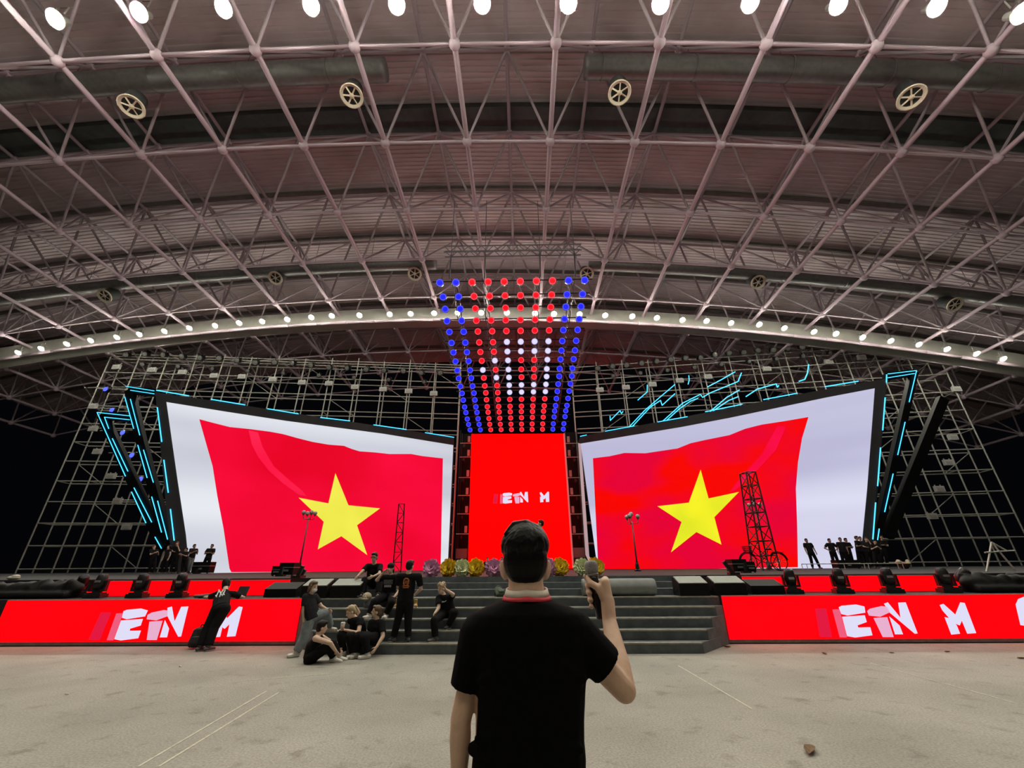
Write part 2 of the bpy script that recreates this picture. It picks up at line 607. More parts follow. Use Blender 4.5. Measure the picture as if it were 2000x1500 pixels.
def floodlight(loc, watts, label, group, size):
    global _fl
    if _fl is None:
        _fl = {}
        _fl['housing'] = MB().lathe([(.06, .60), (.14, .58), (.16, .34), (.13, .30)], n=12).mesh('housing')
        _fl['housing'].materials.append(HOUS)
        _fl['reflector'] = MB().lathe([(.13, .30), (.30, .10), (.36, -.02), (.34, -.02), (.28, .10), (.11, .28)], n=16, cap=False).mesh('reflector')
        _fl['reflector'].materials.append(REFL)
        _fl['lens'] = MB().lathe([(.29, .085), (.31, .04), (.2, -.02), (.02, -.04)], n=16).mesh('lens')
        _fl['lens'].materials.append(BULB)
        _fl['bracket'] = MB().box((-.2, 0, .62), (.03, .05, .5)).box((.2, 0, .62), (.03, .05, .5)).box((0, 0, .86), (.43, .05, .03)).mesh('bracket')
        _fl['bracket'].materials.append(HOUS)
    e = empty('floodlight', loc, label, 'floodlight', group)
    e.scale = (size, size, size)
    for k, m in _fl.items():
        o = put(k, m, e)
        if k != 'bracket': o.matrix_local = rot_lamp.to_4x4()
    for kind, w in (('SPOT', watts), ('POINT', watts * SPILL * (1.0 if watts > FAR_W else 0.65))):     # the reflector's beam and the spill of the bare bulb
        ld = bpy.data.lights.new('flood_bulb', kind)
        ld.energy = w
        ld.color = (1.0, 0.96, 0.80)
        ld.shadow_soft_size = 0.15
        ld.cycles.use_multiple_importance_sampling = False
        lo = bpy.data.objects.new('flood_bulb', ld)
        COL.objects.link(lo)
        lo.parent = e
        lo.location = (0, -.22, -.30)
        if kind == 'SPOT':
            ld.spot_size = rad(118 if watts > FAR_W else 114)
            ld.spot_blend = 0.6
            lo.rotation_euler = (rad(-10 if watts > FAR_W else -38), 0, 0)
    return e


near_px = [(-60, 52), (108, 37), (272, 24), (437, 16), (608, 11), (775, 9), (942, 7), (1110, 6), (1290, 7), (1465, 5), (1637, 8), (1830, 12), (1995, 26)]
for k, (px, py) in enumerate(near_px):
    p = at(px, py, 7.35 * G)
    floodlight(p, NEAR_W, 'large glaring floodlight, %s from the left in the near row overhead' % ordinal(k + 1), 'near row of floodlights', 1.15)
far_px = [(35, 689), (80, 681), (130, 672), (177, 665), (228, 659), (272, 653), (321, 647), (370, 641), (420, 636), (467, 631), (512, 628), (561, 624), (608, 620),
          (648, 617), (702, 616), (761, 614), (802, 613), (848, 612), (894, 611), (940, 611), (990, 611), (1045, 612), (1082, 613), (1132, 614), (1182, 616), (1235, 618),
          (1283, 621), (1333, 625), (1380, 627), (1428, 631), (1483, 634), (1532, 641), (1590, 648), (1633, 652), (1685, 659), (1740, 666), (1795, 673), (1850, 682),
          (1908, 691), (1960, 701)]
for k, (px, py) in enumerate(far_px):
    floodlight(at(px, py, FY - 1.6), FAR_W, 'small white floodlight, %s from the left along the pale far catwalk' % ordinal(k + 1), 'far row of floodlights', .8)
low_px = [(235, 672), (310, 664), (382, 656), (447, 649), (514, 642), (655, 632), (736, 628), (1367, 641), (1438, 647), (1513, 653), (1588, 662), (1820, 694), (1898, 707)]
for k, (px, py) in enumerate(low_px):
    floodlight(at(px, py, FY + 2.2), FAR_W * .4, 'dimmer floodlight, %s from the left in the sparse row just below the far catwalk' % ordinal(k + 1), 'lower far floodlights', .6)

for k in range(11):                                      # the next row of the hall, above and behind the viewer
    X = -30 + 6.0 * k
    floodlight((X, -15.6, roof_z(X, -15.6) - .3), NEAR_W, 'large floodlight, %s from the left in the row behind the viewer' % ordinal(k + 1), 'row of floodlights behind the viewer', 1.15)

# ------------------------------------------------------------------ air ducts and jet diffusers
_nz = None


def diffuser(p, direction, r, label, group):
    global _nz
    if _nz is None:
        _nz = {}
        ring = MB().lathe([(.74, -.10), (1.0, -.06), (1.02, .06), (.95, .10), (.74, .02), (.74, -.10)], n=28, cap=False)
        for k in range(6):
            a = PI * k / 3 + .3
            q = Matrix.Rotation(a, 3, 'Z')
            ring.box(q @ Vector((.46, 0, 0)), (.6, .13, .05), q @ Matrix.Rotation(.6, 3, 'X'))
        ring.lathe([(.2, -.06), (.22, .06), (.05, .14)], n=14)
        _nz['vane_wheel'] = ring.mesh('vane_wheel'); _nz['vane_wheel'].materials.append(CREAM)
        _nz['drum'] = MB().lathe([(.78, -1.9), (.82, -.9), (.84, -.12)], n=20).mesh('drum'); _nz['drum'].materials.append(mat('drum_dark', (.05, .055, .055), .5, .3))
    e = empty('air_diffuser', p, label, 'air vent', group)
    e.rotation_mode = 'QUATERNION'
    e.rotation_quaternion = Vector(direction).to_track_quat('Z', 'Y')
    e.scale = (r, r, r)
    for k, m in _nz.items(): put(k, m, e)
    return e


def duct(name, Y, dz, r, x0, x1, label):
    """Spiral duct that follows the arch of the roof: ribbed sheet, end cap, hanger straps."""
    n = 20
    e = empty(name, (0, 0, 0), label, 'air duct')
    b = MB()
    L = x1 - x0
    steps = int(abs(L) / .22)
    vs, fs = [], []
    for k in range(steps + 1):
        X = x0 + L * k / steps
        z = roof_z(X, Y) + dz
        rr = r * (1.0 if k % 2 else .975)
        for i in range(n):
            a = 2 * PI * i / n
            vs.append((X, Y + math.cos(a) * rr, z + math.sin(a) * rr))
    for k in range(steps):
        for i in range(n):
            fs.append((k * n + i, k * n + (i + 1) % n, (k + 1) * n + (i + 1) % n, (k + 1) * n + i))
    fs.append(tuple(range(n))); fs.append(tuple(range(steps * n, steps * n + n)))
    b.add(vs, fs)
    b.build('spiral_sheet', DUCT, e, True)
    X = min(x0, x1) + 1.0
    while X < max(x0, x1):
        s = MB()
        z = roof_z(X, Y) + dz
        q = Matrix.Rotation(PI / 2, 3, 'Y')
        s.lathe([(r * 1.03, -.05), (r * 1.05, 0), (r * 1.03, .05)], (X, Y, z), 20, q)
        s.tube((X, Y, z + r), (X, Y, roof_z(X, Y) + UP), .02, .02, 5)
        s.build('hanger_strap', DUCT, e)
        X += 5.3
    return e


NY_ = 10.45 * G
duct('spiral_air_duct', NY_, 2.2, .66, at(752, 143, NY_).x, -44, 'thick ribbed air duct whose open end stops left of centre, near row')
duct('spiral_air_duct', NY_, 2.2, .66, at(1143, 140, NY_).x, 42, 'thick ribbed air duct whose end starts right of centre, near row')
for k, (px, py) in enumerate(((257, 208), (687, 187), (1210, 181), (1780, 190))):
    p = at(px, py, NY_ - .35)
    diffuser(p, Vector((-p.x * .012, -.22, -1)), .62,
             ['cream vaned air diffuser on the duct at far left', 'cream vaned air diffuser near the left duct end', 'cream vaned air diffuser near the right duct end', 'cream vaned air diffuser on the duct at far right'][k], 'near duct diffusers')
FD = 21.6 * G
duct('spiral_air_duct', FD, 1.2, .55, at(852, 508, FD).x, -52, 'slimmer far air duct curving left behind the space frame')
duct('spiral_air_duct', FD, 1.2, .55, at(1150, 508, FD).x, 48, 'slimmer far air duct curving right behind the space frame')
for k, (px, py) in enumerate(((204, 578), (538, 543), (810, 535), (1146, 535), (1481, 551), (1865, 595))):
    p = at(px, py, FD - .3)
    diffuser(p, Vector((0, -.8, -1.0)), .62, 'small cream air diffuser on the far duct, %s from the left' % ordinal(k + 1), 'far duct diffusers')

# ------------------------------------------------------------------ stage: tiers, steps
STZ, TIER = 1.38, 0.97
AX = -0.35                                      # the stage's axis
stage = tag(MB().bbox((-46, 12.2, 0), (46, 62, STZ)).build('stage_platform', DKGREY), 'long dark grey stage platform under the screens', 'stage')
tag(stage, None, None, None, None)


def tier(name, x0, x1, label):
    return tag(MB().bbox((x0, 10.96, 0.0), (x1, 12.0, TIER)).build(name, DKGREY), label, 'stage tier')


tier('front_tier', -21, -5.32, 'low dark deck behind the left ground-level red screen')
tier('front_tier', 4.62, 21, 'low dark deck behind the right ground-level red screen')
step_y = [9.82, 10.12, 10.42, 10.72, 11.05]
step_hw = [3.95, 4.2, 4.45, 4.7, 4.95]
flight = empty('stage_steps', (AX, 9.8, 0), 'broad flight of grey carpeted steps up to the stage', 'steps')
inv = Matrix.Translation((-AX, -9.8, 0))
for k in range(5):
    z0, z1 = .19 * k, .19 * (k + 1)
    y0 = step_y[k]
    yb = 12.0
    hw0 = step_hw[k]
    b = MB().prism([(AX - hw0, y0, z0), (AX + hw0, y0, z0), (AX + 4.96, 10.95, z0), (AX + 4.96, yb, z0), (AX - 4.96, yb, z0), (AX - 4.96, 10.95, z0)] if y0 < 10.95 else
                   [(AX - 4.96, y0, z0), (AX + 4.96, y0, z0), (AX + 4.96, yb, z0), (AX - 4.96, yb, z0)], (0, 0, z1 - z0))
    o = b.build('step', CARPET, flight); o.matrix_parent_inverse = inv
    b = MB().bbox((AX - hw0 + .02, y0 - .012, z1 - .022), (AX + hw0 - .02, y0 + .05, z1 + .006))
    n_ = b.build('nosing', CARPETL, o); n_.matrix_parent_inverse = Matrix.Identity(4)
for k, (y0, z0, z1) in enumerate(((11.55, .95, 1.10), (11.85, 1.10, 1.24), (12.15, 1.24, STZ + .002))):
    b = MB().bbox((AX - 9, y0, z0), (AX + 9, 12.6, z1))
    if k < 3:
        b = MB().bbox((AX - 4.9, y0, z0), (AX + 4.9, 12.21, z1))
    o = b.build('step', CARPET, flight); o.matrix_parent_inverse = inv

# ------------------------------------------------------------------ LED strips on the tiers, with their lettering
def poly_px(pts, Y):
    return [at(x, y, Y) for x, y in pts]


def r3(pts):      # right-hand strip: crop pixels -> photograph pixels
    return [(1400 + .3 * x, 1000 + .3 * y) for x, y in pts]


GLYPHS = [
    ('ghost_stroke', LETDIM, [(640, 630), (710, 628), (748, 815), (670, 812)]),
    ('ghost_stroke', LETROSE, [(752, 635), (797, 633), (846, 816), (800, 816)]),
    ('letter_e_bar', LETTER, [(793, 620), (812, 610), (905, 602), (960, 615), (966, 655), (850, 674), (810, 664)]),
    ('letter_e_body', LETTER, [(815, 682), (962, 672), (975, 716), (914, 738), (920, 752), (998, 750), (1012, 802), (900, 817), (848, 808)]),
    ('letter_t_bar', LETPINK, [(978, 645), (995, 630), (1072, 612), (1112, 618), (1126, 652), (1062, 682), (990, 674)]),
    ('letter_t_stem', LETPINK, [(1020, 690), (1108, 684), (1150, 814), (1080, 814)]),
    ('letter_n_stroke', LETTER, [(1088, 597), (1112, 588), (1196, 690), (1180, 590), (1228, 588), (1306, 790), (1288, 792), (1122, 652)]),
    ('letter_n_foot', LETTER, [(1122, 680), (1188, 738), (1211, 796), (1160, 796)]),
    ('letter_m_stroke', LETTER, [(1450, 605), (1474, 598), (1552, 668), (1584, 588), (1612, 592), (1687, 788), (1630, 792), (1594, 706), (1580, 738), (1540, 722), (1468, 640)]),
    ('letter_m_foot', LETTER, [(1482, 684), (1510, 690), (1560, 736), (1582, 792), (1526, 798)]),
    ('letter_o_edge', LETTER, [(1945, 602), (1962, 566), (2010, 548), (2012, 742), (1976, 736)]),
]
LY = 10.90
glyph_w = []
for nm, m, pts in GLYPHS:
    w = poly_px(r3(pts), LY)
    glyph_w.append((nm, m, [(p.x, p.z) for p in w]))
ex_right = min(p[0] for p in glyph_w[3][2])


def lettering(parent, dx, dz, sc, Y, ox, oz, skip=(), limit=None, normal=-1):
    """Flat lit letters on a strip; (ox, oz) is the anchor of the first E in the right-hand strip."""
    for nm, m, pts in glyph_w:
        if nm in skip: continue
        q = [(dx + (x - ox) * sc, dz + (z - oz) * sc) for x, z in pts]
        if limit is not None and max(a for a, _ in q) > limit:
            q = [(min(a, limit), c) for a, c in q]
        MB().prism([(a, Y, c) for a, c in q], (0, -.006, 0)).build(nm, m, parent)
        if m is LETTER and sc > .5:       # brighter rim
            cx = sum(a for a, _ in q) / len(q); cz = sum(c for _, c in q) / len(q)


def led_strip(x0, x1, z0, z1, Y, label):
    e = empty('led_strip_screen', (0, 0, 0), label, 'LED screen')
    MB().bbox((x0, Y, z0), (x1, Y + .05, z1)).build('lit_face', RED, e)
    MB().bbox((x0 - .03, Y + .02, z0 - .07), (x1 + .03, Y + .06, z0 - .0)).build('base_rail', mat('grey_rail', (.20, .19, .18), .6, var=.2), e)
    MB().bbox((x0, Y + .005, z1), (x1, Y + .06, z1 + .014)).build('top_trim', mat('grey_trim', (.30, .27, .26), .6), e)
    return e


sR = led_strip(4.62, 15.5, .09, .955, LY, 'long red ground-level LED strip with white letters on the right')
sL = led_strip(-12.52, -5.32, .09, .955, LY, 'long red ground-level LED strip with white letters on the left')
lettering(sR, 0, 0, 1, LY - .001, 0, 0, limit=15.4)
ex_left = at(.225 * 990, 1020 + .225 * 1025, LY).x
lettering(sL, ex_left, 0, 1, LY - .001, ex_right, 0, skip=('letter_o_edge',))


def upper_strip(pl, pr, label):
    Y = 12.02
    x0, x1 = at(pl[0], pl[1], Y).x, at(pr[0], pr[1], Y).x
    e = empty('led_riser_screen', (0, 0, 0), label, 'LED screen')
    MB().bbox((x0, Y, TIER + .01), (x1, Y + .05, 1.335)).build('lit_face', RED, e)
    MB().bbox((x0, Y - .005, 1.335), (x1, Y + .06, 1.352)).build('top_trim', MATS['grey_trim'], e)
    return e


upper_strip((172, 1150), (562, 1150), 'narrow red LED riser behind the left moving lights')
upper_strip((1453, 1140), (1880, 1140), 'narrow red LED riser behind the right moving lights')

# ------------------------------------------------------------------ the three big screens
WL = ((-5.9, 41.0), (-21.4, 28.3))
WR = ((7.0, 41.0), (22.0, 27.8))
cl = lambda x, y: (290 + .305 * x, 740 + .305 * y)
cr = lambda x, y: (1110 + .315 * x, 740 + .315 * y)


def wall_n(W):
    a, c = W
    n = Vector((c[1] - a[1], -(c[0] - a[0]), 0)).normalized()
    if n.y > 0: n = -n
    return n


def wall_poly(W, pts, off):
    n = wall_n(W)
    out = [on_wall(x, y, *W) + n * off for x, y in pts]
    for p in out: p.z = max(p.z, STZ + .003)          # nothing dips into the stage
    return out


def slab(W, pts, off, thick, name, m, parent):
    n = wall_n(W)
    return MB().prism(wall_poly(W, pts, off), -n * thick).build(name, m, parent)


def big_screen(W, conv, scr, fr, flag, star, fm, sm, wm, label):
    e = empty('flag_screen', (0, 0, 0), label, 'LED screen')
    C = lambda L: [conv(*p) for p in L]
    slab(W, C(fr), 0.0, .9, 'black_surround', mat('screen_surround', (.022, .023, .024), .7, var=.2, scale=1.5), e)
    slab(W, C(scr), .06, .05, 'lit_face', wm, e)
    slab(W, C(flag), .08, .015, 'flag_picture', fm, e)
    slab(W, C(star), .10, .015, 'star_picture', sm, e)
    return e


scrL = big_screen(WL, cl,
    [(115, 150), (500, 212), (880, 270), (1500, 352), (1950, 425), (1912, 1252), (262, 1252), (240, 1000), (185, 640)],
    [(45, 85), (500, 152), (1000, 230), (1500, 305), (1957, 375), (1957, 430), (1925, 1256), (180, 1256), (135, 1040)],
    [(325, 260), (420, 285), (520, 310), (640, 322), (780, 340), (860, 355), (950, 380), (1050, 405), (1150, 422), (1250, 430), (1300, 450), (1350, 465), (1450, 472), (1540, 482),
     (1680, 482), (1750, 495), (1883, 510), (1866, 1250), (1120, 1250), (1060, 1240), (530, 1238), (518, 1215), (480, 960), (440, 750), (410, 560), (370, 420)],
    [(1195, 605), (1278, 810), (1480, 830), (1333, 938), (1398, 1128), (1233, 1008), (1082, 1092), (1120, 915), (960, 762), (1150, 798)],
    FLAGL, STARM, WHITEL, 'giant LED screen left of centre showing a red flag with yellow star')
scrR = big_screen(WR, cr,
    [(78, 402), (300, 366), (700, 300), (1000, 243), (1300, 180), (1600, 117), (1900, 60), (1852, 690), (1808, 1182), (185, 1194)],
    [(75, 355), (500, 278), (1000, 180), (1500, 82), (1965, 0), (1930, 480), (1872, 1190), (190, 1196), (60, 395)],
    [(155, 493), (260, 480), (350, 460), (480, 462), (680, 432), (760, 400), (850, 380), (1000, 350), (1100, 310), (1200, 285), (1350, 262), (1490, 238), (1450, 370), (1425, 520),
     (1412, 680), (1420, 900), (1425, 1168), (930, 1180), (190, 1192)],
    [(823, 565), (872, 742), (1060, 702), (908, 858), (952, 1028), (797, 950), (640, 1075), (705, 888), (555, 790), (750, 768)],
    FLAGR, STARR, WHITER, 'giant LED screen right of centre showing a red flag with yellow star')
# folds of the flag picture
slab(WL, [cl(*p) for p in [(640, 330), (700, 345), (730, 440), (800, 560), (900, 650), (985, 720), (1010, 752), (960, 742), (860, 670), (770, 590), (700, 500), (660, 420)]], .0955, .014, 'flag_fold',
     screen_mat('led_flag_fold', (0.97, 0.006, 0.052), (1.0, 0.018, 0.080), (.2, .2, .2), 1.0), scrL)
slab(WR, [cr(*p) for p in [(1300, 290), (1350, 300), (1290, 440), (1180, 560), (1040, 690), (1000, 705), (1080, 600), (1200, 470)]], .0955, .014, 'flag_fold',
     screen_mat('led_flag_fold_r', (0.93, 0.0, 0.030), (0.98, 0.004, 0.075), (.2, .2, .2), 1.0), scrR)
# lit side cheek of the right screen
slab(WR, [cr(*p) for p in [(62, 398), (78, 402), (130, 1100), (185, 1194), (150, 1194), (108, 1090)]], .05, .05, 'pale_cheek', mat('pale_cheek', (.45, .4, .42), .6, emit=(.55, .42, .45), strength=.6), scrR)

CY = 42.0
cq = [at(x, y, CY) for x, y in ((921, 848), (1100, 847), (1118, 1110), (914, 1110))]
scrC = empty('centre_screen', (0, 0, 0), 'tall plain red LED screen at the centre with small white letters', 'LED screen')
MB().prism(cq, (0, .5, 0)).build('lit_face', REDC, scrC)
a = at(1101, 846, CY); c = at(1119, 1110, CY)
MB().prism([a, a + Vector((.12, 0, 0)), c + Vector((.12, 0, 0)), c], (0, .5, 0)).build('edge_strip', mat('edge_strip', (.3, .2, .2), .5, emit=(.5, .1, .1), strength=.8), scrC)
eC = at(880 + .2 * 510, 840 + .2 * 718, CY)
hC = at(880 + .2 * 510, 840 + .2 * 612, CY).z - eC.z
zE = min(p[1] for p in glyph_w[3][2]); hE = max(p[1] for p in glyph_w[2][2]) - zE
lettering(scrC, eC.x, eC.z, hC / hE, CY - .01, ex_right, zE, skip=('letter_o_edge',))

# ------------------------------------------------------------------ neon: dashes on the frames, V struts, sketch lines
neon_root = {}


def neon(W, pts, label, conv=None, off=.12, r=.035, parent=None, part='neon_tube'):
    P = [(conv(*p) if conv else p) for p in pts]
    w = wall_poly(W, P, off)
    o = MB().path(w, r, 6).build(part, NEON, parent)
    if parent is None: tag(o, label, 'neon line')
    return o


for k, seg in enumerate((((50, 74), (260, 110)), ((400, 132), (620, 168)), ((760, 192), (960, 225)), ((1100, 248), (1290, 270)), ((1440, 295), (1650, 325)), ((1770, 345), (1955, 375)))):
    neon(WL, seg, None, cl, .05, .035, scrL)
for k, seg in enumerate((((75, 357), (115, 348)), ((230, 325), (410, 292)), ((555, 268), (740, 235)), ((850, 205), (1080, 158)), ((1210, 130), (1420, 90)), ((1590, 50), (1800, 15)))):
    neon(WR, seg, None, cr, .05, .035, scrR)
zl = lambda x, y: (x / 3.125, 700 + y / 3.125)
zr = lambda x, y: (1600 + x / 3.125, 700 + y / 3.125)
for seg in (((960, 300), (987, 510)), ((1000, 620), (1027, 820)), ((1040, 920), (1063, 1112))):
    neon(WL, seg, None, zl, .05, .035, scrL)
for seg in (((412, 100), (411, 150)), ((403, 240), (388, 440)), ((375, 545), (357, 780)), ((345, 880), (328, 1105))):
    neon(WR, seg, None, zr, .05, .035, scrR)
VL = ((-40, 29.2), (0, 29.2))


def strut(W, axis, half, lines, conv, label):
    e = empty('neon_strut', (0, 0, 0), label, 'stage strut')
    w = wall_poly(W, [conv(*p) for p in axis], 0)
    b = MB()
    for p, q in zip(w, w[1:]):
        d = (q - p).normalized(); s = d.cross(Vector((0, 1, 0))).normalized() * half
        b.prism([p - s, q - s, q + s, p + s], (0, .4, 0))
    b.build('black_beam', BLACK, e)
    for L in lines:
        neon(W, L, None, conv, .06, .026, e)
    return e


strut(VL, [(800, 362), (612, 342), (990, 1160)], .30,
      [[(795, 352), (597, 331), (770, 720)], [(795, 376), (642, 360), (668, 430)], [(690, 490), (785, 690)], [(807, 815), (895, 1005)], [(822, 790), (930, 1000)], [(950, 1090), (990, 1160)]],
      zl, 'outermost cyan-lined black strut leaning beside the left screen')
strut(VL, [(945, 205), (780, 190), (850, 500), (1015, 1120)], .28,
      [[(945, 200), (772, 172)], [(945, 218), (800, 196)], [(765, 235), (820, 430)], [(800, 250), (857, 470)], [(845, 530), (902, 730)], [(880, 560), (940, 758)], [(930, 845), (990, 1062)], [(966, 870), (1027, 1105)]],
      zl, 'inner cyan-lined black strut next to the left screen frame')
VR = ((0, 28.6), (40, 28.6))
strut(VR, [(412, 108), (588, 80), (395, 940), (352, 1112)], .22,
      [[(415, 97), (590, 76), (545, 268)], [(415, 120), (578, 94)], [(520, 390), (475, 590)], [(447, 705), (395, 938)], [(362, 1040), (352, 1108)]],
      zr, 'cyan-lined black strut leaning beside the right screen')
strut(VR, [(768, 240), (640, 560), (430, 1085)], .30, [], zr, 'plain unlit black strut right of the cyan-lined one')
zd = lambda x, y: (1120 + x / 2.667, 650 + y / 2.667)
sk = [[(375, 265), (374, 302), (325, 345)], [(180, 428), (181, 452), (232, 400), (240, 416), (248, 403)], [(275, 490), (360, 400), (440, 330), (520, 262)],
      [(292, 488), (390, 382), (444, 346), (452, 372), (520, 310)], [(450, 460), (560, 360), (652, 314), (664, 330), (700, 308), (850, 246), (868, 200)],
      [(470, 456), (540, 392), (600, 350), (640, 335)], [(592, 215), (594, 240), (588, 262)], [(690, 275), (760, 238), (835, 195)],
      [(702, 405), (790, 330), (858, 290)], [(720, 400), (800, 346), (850, 326)], [(890, 326), (950, 286), (1050, 258), (1055, 276), (1064, 266)],
      [(1168, 245), (1200, 234), (1214, 200), (1220, 155)]]
sknames = ['small hooked cyan neon stroke at the left of the lines above the right screen', 'zigzag cyan neon stroke at the far left above the right screen', 'long straight cyan neon stroke rising above the right screen',
           'kinked cyan neon stroke beside the long straight one', 'longest winding cyan neon stroke with a hook at its upper end', 'short cyan neon stroke doubled under the longest winding one',
           'tiny upright cyan neon tick above the other strokes', 'steep cyan neon stroke near the middle top of the scaffold', 'upper of two low curved cyan neon strokes by the screen frame',
           'lower of two low curved cyan neon strokes by the screen frame', 'cyan neon stroke ending in a small barb', 'rightmost curled cyan neon hook on the scaffold']
for pts, lb in zip(sk, sknames):
    o = neon(WR, pts, lb, zd, -.4, .038); o.name = 'neon_stroke'

# ------------------------------------------------------------------ scaffolds behind the screens
def scaffold(pin, pout, ztop, nb, label):
    e = empty('scaffold_tower', (0, 0, 0), label, 'scaffold')
    A, Bq = Vector((pin[0], pin[1], 0)), Vector((pout[0], pout[1], 0))
    d = (Bq - A) / nb
    back = Vector((-d.y, d.x, 0)).normalized()
    if back.y < 0: back = -back
    back *= 1.6
    lev = [STZ + .35 + 2.0 * k for k in range(13)]
    lev = [z for z in lev if z < ztop]
    for rowk, off in enumerate((Vector((0, 0, 0)), back)):
        for k in range(nb + 1):
            p = A + d * k + off
            bar('standard', (p.x, p.y, STZ), (p.x, p.y, ztop + random.uniform(-.1, .5) - rowk * .6), 0.068, STEEL, e, 6)
        for z in (lev if rowk else lev + [ztop - .25, ztop - .9]):
            for k in range(nb):
                p, q = A + d * k + off, A + d * (k + 1) + off
                bar('ledger', (p.x, p.y, z), (q.x, q.y, z), .06, STEEL, e, 6)
    for k in range(nb + 1):
        for z in lev[::2]:
            p = A + d * k
            bar('transom', (p.x, p.y, z), (p.x + back.x, p.y + back.y, z), .04, STEEL, e, 6)
    for k in range(nb):
        for m_, z in enumerate(lev[:-1]):
            if (k * 3 + m_) % 5 == 0:
                p, q = A + d * k + back, A + d * (k + 1) + back
                bar('brace', (p.x, p.y, z), (q.x, q.y, z + 2), .04, STEEL, e, 6)
    return e, A, d, back


pi_, po_ = at(886, 1000, 44.5), at(30, 1120, 40.0)
scL = scaffold((pi_.x, pi_.y), (po_.x, po_.y), 24.3, 13, 'tall galvanised scaffold behind the left screen reaching the dark side')
pi2, po2 = at(1136, 1000, 44.5), at(2010, 1060, 40.0)
scR = scaffold((pi2.x, pi2.y), (po2.x, po2.y), 23.7, 13, 'tall galvanised scaffold behind the right screen reaching the dark side')

# power boxes clipped to the scaffolds
zb = lambda x, y: (150 + x / 2.667, 650 + y / 2.667)
bxs = [zb(*p) for p in ((220, 185), (405, 200), (560, 212), (725, 230), (870, 235), (1028, 250), (1180, 265), (1320, 270), (1455, 288), (1600, 300), (1732, 310), (1862, 322))]
bxs += [zl(*p) for p in ((585, 298), (585, 435), (612, 573), (697, 722), (735, 873), (790, 1030))]
WSL = ((pi_.x, pi_.y), (po_.x, po_.y)); WSR = ((pi2.x, pi2.y), (po2.x, po2.y))
bxr = [zd(*p) for p in ((135, 303), (270, 290), (408, 275), (548, 255), (695, 235), (1000, 195), (1320, 158), (1490, 135))]
bxr += [zr(*p) for p in ((820, 195), (797, 487), (770, 640), (715, 800), (670, 965))]


def power_box(p, label):
    e = empty('power_box', p, label, 'power box', 'scaffold power boxes')
    MB().bbox((-.42, -.12, -.26), (.42, .12, .26)).build('case', WHITEP, e)
    MB().bbox((-.3, -.135, -.18), (.3, -.12, .1)).build('lid', mat('box_lid', (.45, .45, .43), .5), e)
    MB().box((-.25, .05, .32), (.05, .1, .14)).box((.25, .05, .32), (.05, .1, .14)).build('hook', STEEL, e)
    return e


for k, q in enumerate(bxs):
    p = on_wall(*q, *WSL) + Vector((0, -.3, 0))
    power_box(p, ('pale box %s from the left in the row on the left scaffold' % ordinal(k + 1)) if k < 12 else 'pale box on the dark left end of the scaffold, %s from the top' % ordinal(k - 11))
for k, q in enumerate(bxr):
    p = on_wall(*q, *WSR) + Vector((0, -.3, 0))
    power_box(p, ('pale box %s from the left in the row on the right scaffold' % ordinal(k + 1)) if k < 8 else 'pale box on the dark right end of the scaffold, %s from the top' % ordinal(k - 7))

# wash lights hung along the scaffold tops
LENSG = mat('grey_lens', (.22, .22, .20), .15, .2)
_wl = {}
_wl['can'] = MB().lathe([(.16, -.28), (.24, -.22), (.27, .10), (.29, .22), (.25, .23)], n=14).mesh('can'); _wl['can'].materials.append(BLACKM)
_wl['lens'] = MB().lathe([(.24, .235), (.18, .27), (.05, .285)], n=14).mesh('lens'); _wl['lens'].materials.append(LENSG)
_wl['yoke'] = MB().box((-.31, 0, 0), (.04, .05, .5)).box((.31, 0, 0), (.04, .05, .5)).box((0, 0, -.0), (.02, .02, .02)).box((0, .0, .0), (.02, .02, .02)).mesh('yoke'); _wl['yoke'].materials.append(BLACKM)


def wash(p, label, group, s=1.0):
    e = empty('wash_light', p, label, 'stage light', group)
    e.scale = (s, s, s)
    q = (Vector((random.uniform(-.3, .3), -1, -.55))).to_track_quat('Z', 'Y').to_matrix().to_4x4()
    put('can', _wl['can'], e, q); put('lens', _wl['lens'], e, q)
    put('yoke', _wl['yoke'], e, Matrix.Rotation(rad(0), 4, 'X'))
    MB().box((0, 0, .27), (.66, .05, .04)).tube((0, 0, .27), (0, 0, .5), .03).build('clamp', BLACKM, e)


nW = 0
for side, W, x0, x1, f in (('left', WSL, 262, 862, lambda x: 697 + (x - 262) * .062), ('right', WSR, 1165, 1640, lambda x: 724 - (x - 1165) * .105)):
    n = 18
    for k in range(n):
        px = x0 + (x1 - x0) * k / (n - 1)
        p = on_wall(px, f(px), *W) + Vector((0, -.8, random.uniform(-.15, .15)))
        wash(p, 'black wash light, %s from the left in the top row of the %s scaffold' % (ordinal(k + 1), side), 'wash lights on the %s scaffold' % side, 1.15)
    for k in range(9):
        px = x0 + 30 + (x1 - x0 - 60) * k / 8
        p = on_wall(px, f(px) + 19, *W) + Vector((0, -.8, 0))
        wash(p, 'smaller black light, %s from the left in the second row of the %s scaffold' % (ordinal(k + 1), side), 'second row lights on the %s scaffold' % side, .85)

